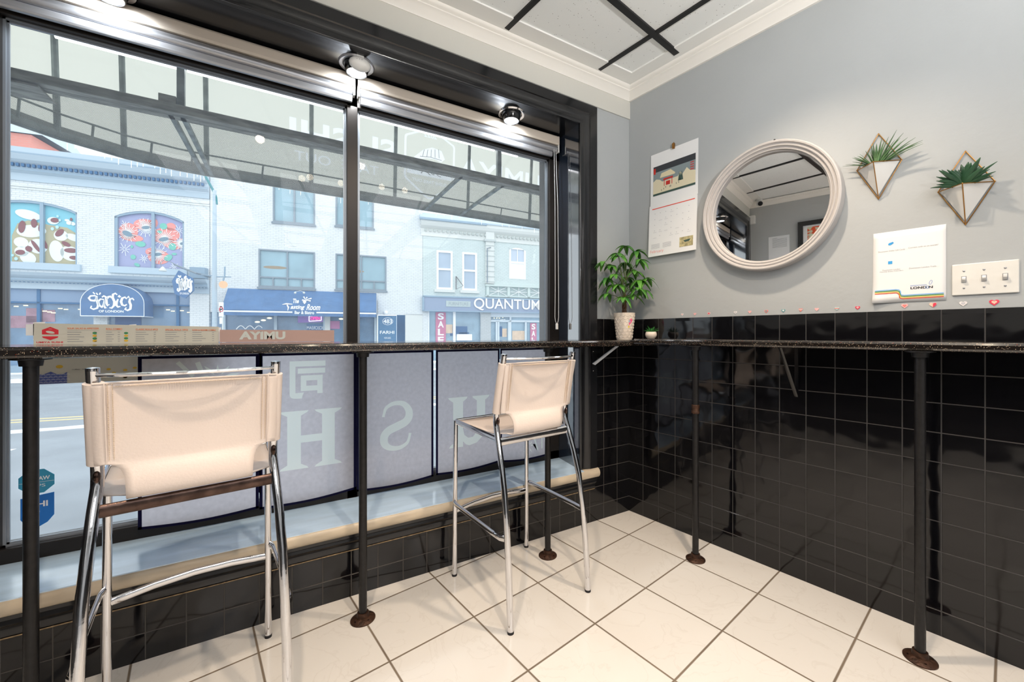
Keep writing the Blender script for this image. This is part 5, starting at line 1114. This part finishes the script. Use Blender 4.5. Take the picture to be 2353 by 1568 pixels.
# projecting sign
PS = Thing('projecting_sign', 'dark hexagonal hanging sign with white curly lettering beside the canopy', 'sign', (-8.6, -.9, 3.5), FF)
hx = [fz(p, q, -1.0) for p, q in ((411, 622), (444, 640), (446, 668), (427, 686), (402, 676), (396, 646))]
PS.part('board', G().poly(hx, -1.04, -.96), m_navy); g = G(); a = fz(407, 672, -1.0); b = fz(443, 634, -1.0); lettergar(g, a[0], b[0], a[1], b[1], -1.046)
a = fz(414, 677, -1.0); b = fz(435, 673, -1.0); g.text('OF LONDON', a[0], b[0], a[1], b[1], -1.046, bold=.02); PS.part('lettering', g, m_letter, solid=-1)
a = fz(400, 608, -1.0); b = fz(450, 628, -1.0); PS.part('bracket_arm', G().tube([(a[0], -1.0, a[1]), (b[0], -1.0, b[1]), (b[0]+.2, .0, b[1])], .04, 8), m_wframe)
a = fz(374, 603, -1.0); PS.part('gooseneck', G().tube([(a[0]+.05, -1.2, a[1]-.35), (a[0], -1.2, a[1]-.05), (a[0]+.12, -1.15, a[1]+.10), (a[0]+.3, -1.1, a[1]+.02), (a[0]+.5, -1.0, a[1]-.10)], .014, 6), m_wframe)
a = fz(378, 623, -1.0); PS.part('lamp_shade', G().lathe([(.03, a[1]+.16), (.12, a[1]+.02), (.13, a[1]-.03), (.0, a[1]-.04)], (a[0]+.02, -1.2, 0), 16), m_pale)
a = fz(455, 626, -.3); PS.part('junction_box', G().box(a[0]-.28, a[0]+.28, -.4, 0, a[1]-.28, a[1]+.22), m_corn)
# street lamp on the far kerb
sx, _z = fz(493, 600, -2.6); off = -2.6
t = Thing('street_lamp', 'tall blue-grey street lamp pole with a curved teal arm and a glowing globe', 'street lamp', (sx, off, GZ), FF)
zt = fz(497, 438, off)[1]
t.part('pole', G().tube([(sx, off, GZ), (sx, off, 2.5), (sx, off, zt)], [.10, .085, .065], 14), m_cornl, smooth=True)
am = [fz(*p, off) for p in ((498, 470), (496, 452), (489, 436), (479, 418), (468, 398), (455, 380))]
t.part('lamp_arm', G().tube([(a, off-.0, b) for a, b in am], .045, 8), M('teal_arm', (36, 132, 140), .5), smooth=True)
a = fz(515, 655, off); t.part('globe', G().ball((a[0], off-.1, a[1]), .155), emit('globe_glow', (255, 214, 176), 1.15), smooth=True)
b = fz(516, 637, off); t.part('globe_arm', G().tube([(sx, off, b[1]), (b[0]+.25, off-.1, b[1])], .02, 6).tube([(a[0], off-.1, a[1]+.15), (b[0]+.02, off-.1, b[1])], .03, 6).tube([(b[0]+.03, off-.1, b[1]), (b[0]+.04, off-.1, b[1]+.42)], .03, 6), m_corn)
b = fz(462, 632, off); t.part('cross_arm', G().tube([(b[0], off, b[1]), (sx, off, b[1]-.02)], .015, 6), m_corn)
g = G()
for k in range(26): z = 1.0+k*.16; g.lathe([(.095-.001*k, z), (.095-.001*k, z+.012)], (sx, off, 0), 10)
t.part('light_wrap', g, m_white); o = off-.12
a, b = fz(503, 740, o), fz(514, 695, o)
t = Thing('parking_sign', 'small white no-parking sign on a post beside the street lamp', 'sign', ((a[0]+b[0])/2, o, GZ), FF)
ra_, rb_ = fz(503, 728, o), fz(514, 695, o); cxs = (ra_[0]+rb_[0])/2
t.part('plate', G().box(ra_[0], rb_[0], o-.01, o, ra_[1], rb_[1]).box(ra_[0]+.02, rb_[0]-.04, o-.01, o, ra_[1]-.30, ra_[1]-.03), m_letter)
cz = (ra_[1]+rb_[1])/2; ri = (rb_[0]-ra_[0])*.38
t.part('red_ring', G().line([(cxs+ri*math.cos(q), cz+ri*1.5*math.sin(q)) for q in [k*PI/10 for k in range(21)]], .03, o-.014), M('sign_red', (226, 90, 100), .6), solid=-1)
t.part('symbol', G().text('P', cxs-.05, cxs+.05, cz-.14, cz+.14, o-.013, bold=.02), m_ink, solid=-1)
t.part('post', G().tube([(cxs+.04, o+.02, GZ), (cxs+.04, o+.02, rb_[1])], .025, 8), m_pale)
# --- white brick building in the middle
XM = 2.30
h2 = [(fz(627, 470)[0], fz(724, 470)[0], fz(724, 518)[1], 8.75), (fz(771, 480)[0], fz(859, 480)[0], fz(859, 526)[1], 8.75), (fz(594, 600)[0], fz(724, 600)[0], 3.40, 5.24), (fz(771, 620)[0], fz(888, 620)[0], 3.42, 5.25)]
t = Thing(S, 'plain white brick building with wide windows over a dark blue bar awning', S, (-2.5, 0, GZ), FF, group='shop buildings across the street')
t.part('upper_wall', wallholes(XR+.02, XM, 3.25, 11.2, h2), m_wb)
t.part('parapet', G().box(XR+.02, XM, -.08, .45, 11.2, 11.35), m_cornl)
for k, (a, b, c, d) in enumerate(h2):
    if k < 2: winpart(t, a, b, c, d, [(a+b)/2 if k == 0 else a+(b-a)*.5], [], depth=.16)
    else:
        wpt = winpart(t, a, b, c, d, [(a+b)/2], [c+.48], depth=.16)
        sub('opening_lights', G().box(a+(b-a)*.25-.03, a+(b-a)*.25+.03, -.01, .1, c, c+.48).box(a+(b-a)*.75-.03, a+(b-a)*.75+.03, -.01, .1, c, c+.48), m_wframe, wpt, t.base)
        lx = a+(b-a)*(.28 if k == 2 else .35); sub('pendant_disc', G().ell(lx, c+.98, .50, .075, .045), emit('disc_glow', (240, 224, 200), .55), wpt, t.base, solid=-1)
    t.part('window_sill_slab', G().box(a-.05, b+.05, -.07, .1, c-.09, c), m_wframe)
for px, py in ((675, 550), (830, 563)): s_, z_ = fz(px, py); t.part('wall_plate', G().box(s_-.13, s_+.13, -.02, 0, z_-.35, z_+.35), m_pale)
xd = fz(866, 750)[0]; xe = fz(913, 750)[0]; xf = fz(957, 750)[0]
t.part('lintel', G().box(XR+.02, XM, .0, .3, 2.15, 3.25), m_wb)
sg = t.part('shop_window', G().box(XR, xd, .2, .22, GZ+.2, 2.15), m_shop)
for px in (513, 632, 745, 863): x = fz(px, 750)[0]; sub('mullion', G().box(x-.06, x+.06, .08, .24, GZ, 2.15), m_cornl, sg, t.base)
x = fz(752, 750)[0]; sub('white_post', G().box(x-.12, x+.12, .06, .2, GZ, 2.15), m_pale, sg, t.base)
for px, py in ((589, 740), (603, 736), (617, 731), (783, 733)): s_, z_ = fz(px, py); t.part('interior_lamp', G().ell(s_, z_, .11, .045, .18), m_lampw, solid=-1)
g = G(); a = fz(540, 757); b = fz(600, 748); g.stroke([(a[0]+(b[0]-a[0])*q, a[1]+(b[1]-a[1])*abs(math.sin(q*9))*.9) for q in [i/30 for i in range(31)]], .04, .18); t.part('window_script', g, m_letter, solid=-1)
g = G(); a, b = fz(704, 762), fz(742, 744); g.box(a[0], b[0], .17, .19, a[1], b[1]); t.part('inner_poster', g, m_navy)
a, b = fz(704, 757), fz(741, 750); t.part('poster_lettering', G().text('ICECREAM', a[0], b[0], a[1], b[1], .165, mirror=True), m_letter, solid=-1)
a, b = fz(757, 756), fz(780, 738); t.part('pink_poster', G().box(a[0], b[0], .17, .19, a[1], b[1]), M('pink_poster_paper', (196, 130, 170), .7))
# side door with the number panel
t.part('door_surround', G().box(xd, xe, .1, .3, 2.15, 3.0).box(xd, xd+.05, 0, .3, GZ, 2.9).box(XM-.9, XM, 0, .3, GZ, 2.2), m_pale)
npn = t.part('number_panel', G().box(xd+.06, xe-.04, .05, .1, GZ, 2.10), M('panel_blue', (76, 122, 160), .5))
g = G(); a, b = fz(881, 743.5), fz(901, 734); g.text('483', a[0], b[0], a[1], b[1], .045, bold=.02); cxn, czn = (a[0]+b[0])/2, (a[1]+b[1])/2
g.line([(cxn+.26*math.cos(q), czn+.19*math.sin(q)) for q in [k*PI/12 for k in range(25)]], .02, .045)
a, b = fz(873, 767.5), fz(906, 760.5); g.text('FARHI', a[0], b[0], a[1], b[1], .045, bold=.015); a, b = fz(883, 779), fz(898, 775); g.text('FOR LEASE', a[0], b[0], a[1], b[1], .045)
sub('lettering', g, m_letter, npn, t.base, solid=-1)
t.part('recessed_door', G().box(xe, xf, .7, .75, GZ, 2.30), M('deep_teal_door', (62, 106, 146), .5, vary=.15, vscale=1)); s_, z_ = fz(886, 719); t.part('round_lamp', G().ball((s_, -.05, z_), .12), m_letter)
# bar awning
BA = Thing('bar_awning', 'long dark blue fabric bar awning with white script lettering and a white stripe', 'awning', (-3.5, -.5, 2.1), FF)
a = fz(508, 722, -.9); b = fz(864, 722, -.9); zt_ = fz(690, 668, -.1)[1]; zb_ = fz(690, 722, -.9)[1]; zs = zb_+.16
BA.part('slope', G().add([(a[0], -.9, zs), (b[0], -.9, zs), (b[0], 0, zt_), (a[0], 0, zt_)], [(0, 1, 2, 3)]), m_navy, solid=.02)
BA.part('valance', G().box(a[0], b[0], -.91, -.89, zb_-.10, zs), m_navy); BA.part('end_panel', G().add([(b[0], -.9, zb_-.1), (b[0], 0, zb_-.1), (b[0], 0, zt_), (b[0], -.9, zs)], [(0, 1, 2, 3)]), m_navy, solid=.02)
sa, sb = fz(672, 717, -.91)[0], fz(727, 717, -.91)[0]; zs2 = fz(690, 718, -.91)[1]
BA.part('white_stripe', G().box(a[0], sa, -.925, -.912, zs2-.035, zs2+.035).box(sb, b[0], -.925, -.912, zs2-.035, zs2+.035), m_letter)
def sl(g):
    out = []
    for x, y, z in g.v:
        if z <= zs: out.append((x, -.93, z))
        else: q = (z-zs)/(zt_-zs); out.append((x, -.93+.9*q-.02, z))
    g.v = out; return g
def fs_(px, py):
    r = ray(px, py); o_ = FF.R.transposed() @ (Vector(CAM)-FF.o); d_ = FF.R.transposed() @ r     # meet the sloping cloth
    k = .9/(zt_-zs); t_ = (-.9-.03-k*zs+k*o_.z*1-o_.y)/(d_.y-k*d_.z) if True else 0
    P = o_+d_*t_; return P.x, P.z
g = G()
def tx(s, p0, p1, **k): a_, b_ = fs_(*p0), fs_(*p1); g.text(s, a_[0], b_[0], a_[1], b_[1], 0, **k)
tx('The', (672, 697), (688, 687), bold=.03); tx('asting', (667, 713), (701, 702), bold=.025, shear=.2); tx('Room', (704, 713), (737, 700), bold=.02, shear=.2)
P = [fs_(*p) for p in ((649, 700), (658, 698.5), (672, 699.5))]; g.stroke(P, [.02, .07, .03], 0); P = [fs_(*p) for p in ((660, 701), (663, 707), (661, 714))]; g.stroke(P, [.05, .06, .02], 0)
for p in ((696, 690), (700, 691), (704, 690), (698, 694), (702, 694), (700, 697)): q_ = fs_(*p); g.ell(q_[0], q_[1], .04, .04, 0)
for p, q_ in (((701, 688), (698, 682)), ((702, 688), (706, 683)), ((703, 689), (716, 686)), ((703, 690), (714, 692))): A_, B_ = fs_(*p), fs_(*q_); g.stroke([A_, B_], [.02, .07], 0)
BA.part('script_lettering', sl(g), m_letter, solid=-1)
g = G(); a_, b_ = fz(677, 722, -.92), fz(722, 715.5, -.92); g.text('Bar & Bistro', a_[0], b_[0], a_[1], b_[1], -.922, bold=.03); BA.part('valance_lettering', g, m_letter, solid=-1)
g = G()
for px in (680, 700): q_ = fz(px, 674, -.3); g.ball((q_[0], -.5, q_[1]), .055); 
g.tube([(fz(680, 672, -.3)[0], -.48, q_[1]+.03), (fz(690, 668, -.3)[0], -.2, q_[1]+.12), (fz(700, 672, -.3)[0], -.48, q_[1]+.03)], .012, 6); BA.part('twin_spotlights', g, m_pale)
t = Thing('neon_open_sign', 'pink glowing OPEN sign in the bar window opposite', 'sign', (-3, .15, 1.7), FF)
a, b = fz(710, 740, .1), fz(738, 725, .1)
t.part('border', G().line([(a[0], a[1]+.03), (b[0], a[1]+.08), (b[0], b[1]), (a[0], b[1]-.05), (a[0], a[1]+.03)], .035, .13), emit('neon_white', (250, 244, 252), 1.6), solid=-1)
t.part('backing', G().poly([(a[0]-.5, a[1]-.05), (b[0]+.12, a[1]), (b[0]+.12, b[1]+.03), (a[0]-.5, b[1]-.02)], .15), M('violet_backing', (176, 140, 214), .7), solid=-1)
t.part('lettering', G().text('OPEN', a[0]+.06, b[0]-.06, a[1]+.10, b[1]-.07, .125, bold=.03), emit('neon_pink', (255, 70, 170), 1.5), solid=-1)
# --- furniture shop building on the right
t = Thing(S, 'pale brick building on the right with tall sash windows and a furniture shop', S, (7, 0, GZ), FF, group='shop buildings across the street')
xp0, xp1 = fz(1115, 600)[0], fz(1134, 600)[0]; XE = 13.5
wn = [(fz(1003, 620)[0], fz(1040, 620)[0], 3.62, 5.80), (fz(1062, 620)[0], fz(1096, 620)[0], 3.62, 5.80), (fz(1170, 620)[0], fz(1208, 620)[0], 4.42, 6.30)]
t.part('upper_wall', wallholes(XM+.01, XE, 3.2, 7.2, wn), m_pb)
for k, (a, b, c, d) in enumerate(wn):
    f_ = winpart(t, a, b, c, d, [], [(c+d)/2+.05], w=.11, fm=m_letter, glassm=M('sash_glass', (176, 190, 206), .15, vary=.08, vscale=1) if k < 2 else M('blind_glass', (196, 206, 220), .3), depth=.14)
    if k < 2: sub('stone_sill', G().box(a-.12, b+.12, -.10, .1, c-.16, c), m_pale, f_, t.base)
    else: sub('arched_head', G().poly([(a, d), (a, d-.02)]+[(a+(b-a)*i/10, d-.16+.16*math.sin(PI*i/10)) for i in range(11)]+[(b, d)], -.03, .1), m_pb, f_, t.base); sub('glazing_bar', G().box((a+b)/2-.02, (a+b)/2+.02, .0, .06, (c+d)/2, d), m_letter, f_, t.base); sub('lower_blind', G().box(a+.1, b-.1, .03, .045, c+.1, (c+d)/2), m_letter, f_, t.base)
t.part('cornice', G().prof([(0, 6.55), (-.05, 6.55), (-.05, 6.95), (-.22, 7.10), (-.30, 7.25), (-.30, 7.42), (.4, 7.42), (.4, 6.55)], XM-.1, XE), m_pale)
g = G()
for k in range(46): x = XM+.1+k*.24; g.box(x, x+.13, -.14, -.05, 6.80, 6.93)
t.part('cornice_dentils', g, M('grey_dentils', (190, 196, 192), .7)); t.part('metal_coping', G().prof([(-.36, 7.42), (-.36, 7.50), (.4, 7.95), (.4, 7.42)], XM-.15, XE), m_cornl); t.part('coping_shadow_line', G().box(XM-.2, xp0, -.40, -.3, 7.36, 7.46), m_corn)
t.part('pilaster', G().box(xp0, xp1, -.16, 0, 4.0, 7.1), m_pale); g = G()
for k in range(8): z = 4.15+k*.30; g.box(xp0-.04, xp1+.04, -.19, -.15, z, z+.035)
g.box(xp0-.1, xp1+.1, -.24, 0, 6.50, 6.62); t.part('pilaster_bands', g, M('band_shadow_paint', (196, 202, 200), .7))
a = fz(1118, 600)[0]; t.part('drain_pipe', G().tube([(a, -.2, 4.1), (a, -.2, 6.1), (a+.2, -.2, 6.15)], .03, 6), m_wframe)
g = G(); z0, z1 = 3.30, 3.93; x0 = xp0; g.box(x0, XE, -.10, 0, z0, z0+.08).box(x0, XE, -.16, 0, z1-.02, z1+.14)
for k in range(8): g.box(x0+.05+k*1.28, x0+.21+k*1.28, -.10, 0, z0, z1)
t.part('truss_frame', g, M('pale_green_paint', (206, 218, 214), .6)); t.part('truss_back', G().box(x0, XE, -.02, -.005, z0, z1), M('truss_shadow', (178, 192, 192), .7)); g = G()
for k in range(7):
    a, b = x0+.24+k*1.28, x0+1.30+k*1.28
    for P in (((a, z0+.08), (b, z1-.04)), ((a, z1-.04), (b, z0+.08)), (((a+b)/2, z0+.05), ((a+b)/2, z1)), ((a, (z0+z1)/2), (b, (z0+z1)/2))): g.tube([(P[0][0], -.05, P[0][1]), (P[1][0], -.05, P[1][1])], .018, 5)
t.part('truss_rods', g, m_letter)
a, b, c = fz(1050, 634, -.3), fz(1050, 664, -.3), fz(1064, 657, -.3); t.part('iron_bracket', G().tube([(a[0], -.05, a[1]), (b[0], -.05, b[1]), (c[0], -.3, c[1]), (a[0], -.05, a[1])], .022, 6), M('brown_iron', (110, 104, 108), .6))
sg = t.part('shop_window', G().box(XM+.2, XE, .25, .27, GZ+.1, 2.45), M('furniture_glass', (150, 176, 194), .12, vary=.22, vscale=1.0, spec=.6))
x_ = [fz(p, 740)[0] for p in (985, 1045, 1105, 1128)]; sub('mullion', G().box(x_[0]-.05, x_[0]+.05, .1, .3, GZ, 2.4), m_letter, sg, t.base); sub('mullion', G().box(x_[1]-.07, x_[1]+.07, .1, .3, GZ, 2.4), m_letter, sg, t.base)
t.part('side_pier', G().box(fz(957, 740)[0], fz(984, 740)[0], .02, .3, GZ, 2.5), m_wb); t.part('middle_pier', G().box(x_[2], x_[3], 0, .3, GZ, 2.42), brick('grey_pier_brick', (196, 200, 202), (160, 166, 168), 1, .4))
g = G(); zt_ = fz(1150, 738)[1]; g.box(x_[3], XE, .12, .26, zt_-.05, zt_+.06).box(x_[3], XE, .1, .3, 2.12, 2.45)
for px in (1142.5, 1147, 1171, 1174.5, 1210): s_ = fz(px, 750)[0]; g.box(s_-.05, s_+.05, .12, .28, GZ, zt_ if px not in (1174.5,) else 2.2)
t.part('door_frames', g, M('shopfront_frame', (214, 224, 232), .5))
a, b = fz(1151, 739.5), fz(1164, 733.5); t.part('street_number', G().text('487', a[0], b[0], a[1], b[1], .24, bold=.02), m_letter, solid=-1)
for px, py in ((1143, 725), (1147, 728), (1150, 731), (1144, 731), (1138, 731), (1158, 729), (1179, 728)): s_, z_ = fz(px, py); t.part('interior_lamp', G().ell(s_, z_, .035, .035, .235), m_lampw, solid=-1)
g = G()
for px, py, w_, h_, c in ((1162, 765, .28, .5, 0), (1196, 772, .9, .6, 0), (1033, 756, .4, .5, 0)): s_, z_ = fz(px, py); g.box(s_-w_/2, s_+w_/2, .235, .243, z_-h_/2, z_+h_/2)
t.part('warm_furniture', g, M('tan_furniture', (226, 200, 176), .8, vary=.1, vscale=4)); g = G()
for px, py, w_, h_ in ((1056, 761, 1.0, .55), (1068, 771, .6, .35), (1152, 762, .25, .6)): s_, z_ = fz(px, py); g.box(s_-w_/2, s_+w_/2, .236, .244, z_-h_/2, z_+h_/2)
t.part('dark_furniture', g, M('blue_furniture', (84, 114, 152), .8)); s_, z_ = fz(1069, 773); t.part('white_armchair', G().box(s_-.45, s_+.45, .225, .235, z_-.3, z_+.12), m_letter)
QS = Thing('shop_sign', 'long grey-blue furniture shop signboard with large white capital letters', 'sign', (6, -.2, 2.5), FF)
q0, q1 = fz(973, 698, -.2), fz(1300, 698, -.2); zt_ = fz(1100, 684.5, -.2)[1]; zb_ = fz(1100, 717, -.2)[1]
QS.part('board', G().box(q0[0], XE, -.2, 0, zb_, zt_), M('grey_blue_board', (150, 164, 188), .6)); QS.part('board_frame', G().box(q0[0]-.03, XE, -.24, -.02, zt_-.05, zt_+.03).box(q0[0]-.03, XE, -.24, -.02, zb_-.02, zb_+.04).box(q0[0]-.05, q0[0]+.04, -.24, -.02, zb_, zt_), m_corn)
a, b = fz(1089, 712.5, -.25), fz(1240, 688.5, -.25); QS.part('lettering', G().text('QUANTUM', a[0], b[0], a[1]-.02, b[1]-.04, -.245, bold=.006, depth=.02), m_letter, solid=-1)
a, b = fz(1025, 704.5, -.21), fz(1081, 693, -.21); pl_ = QS.part('small_plate', G().box(a[0], b[0], -.225, -.2, a[1], b[1]), M('grey_plate', (184, 196, 196), .6)); sub('plate_lettering', G().text('FURNITURE', a[0]+.15, b[0]-.12, a[1]+.07, b[1]-.07, -.228), M('grey_letters', (150, 160, 166), .6), pl_, QS.base, solid=-1)
m_sale = M('sale_pink', (206, 130, 158), .7)
for (p0, p1, r0, r1, s, lb) in ((1001, 1024.5, 718, 790, 'SALE', 'tall pink SALE poster in the left furniture shop window'), (1218.5, 1233, 743, 805, 'SALE', 'pink SALE poster at the right end of the furniture shop')):
    a, b = fz(p0, r1, .2), fz(p1, r0, .2); T_ = Thing('sale_poster', lb, 'poster', ((a[0]+b[0])/2, .2, a[1]), FF, group='pink sale posters')
    T_.part('sheet', G().box(a[0], b[0], .205, .215, a[1], b[1]), m_sale); g = G(); n4 = 4; H = (b[1]-a[1])/4
    for i, ch in enumerate(s): g.text(ch, a[0]+(b[0]-a[0])*.22, a[0]+(b[0]-a[0])*.80, b[1]-(i+1)*H+.05*H, b[1]-i*H-.12*H, .2, bold=.03)
    T_.part('lettering', g, m_letter, solid=-1)
# --- far buildings over the roofs
a = fz(5, 300, 12); t = Thing('building', 'red brick building with a light gable roof beyond the corner restaurant', S, (-23, 14, GZ), FF)
x0, z0 = fz(15, 330, 12); x1, z1 = fz(72, 303, 12)
t.part('wall', G().box(x0-4, x1, 12, 16, GZ, z1-.2), brick('red_brick', (216, 140, 126), (200, 160, 150), .6, .3)); t.part('roof', G().add([(x0-5, 11.8, z1-.2), (x1+.6, 11.8, z1-.2), (x1+.2, 14, z1+1.4), (x0-5, 14, z1+1.4), (x1+.6, 16, z1-.2), (x0-5, 16, z1-.2)], [(0, 1, 2, 3), (3, 2, 4, 5), (1, 4, 2)]), m_cornl)
x0, z0 = fz(117, 340, 20); x1, z1 = fz(134, 305, 20)
t = Thing('tower', 'narrow blue-grey tower far beyond the white cornice roof', 'tower', ((x0+x1)/2, 20, GZ), FF); t.part('shaft', G().box(x0, x1, 20, 21.5, GZ, z1+1.5), m_corn)
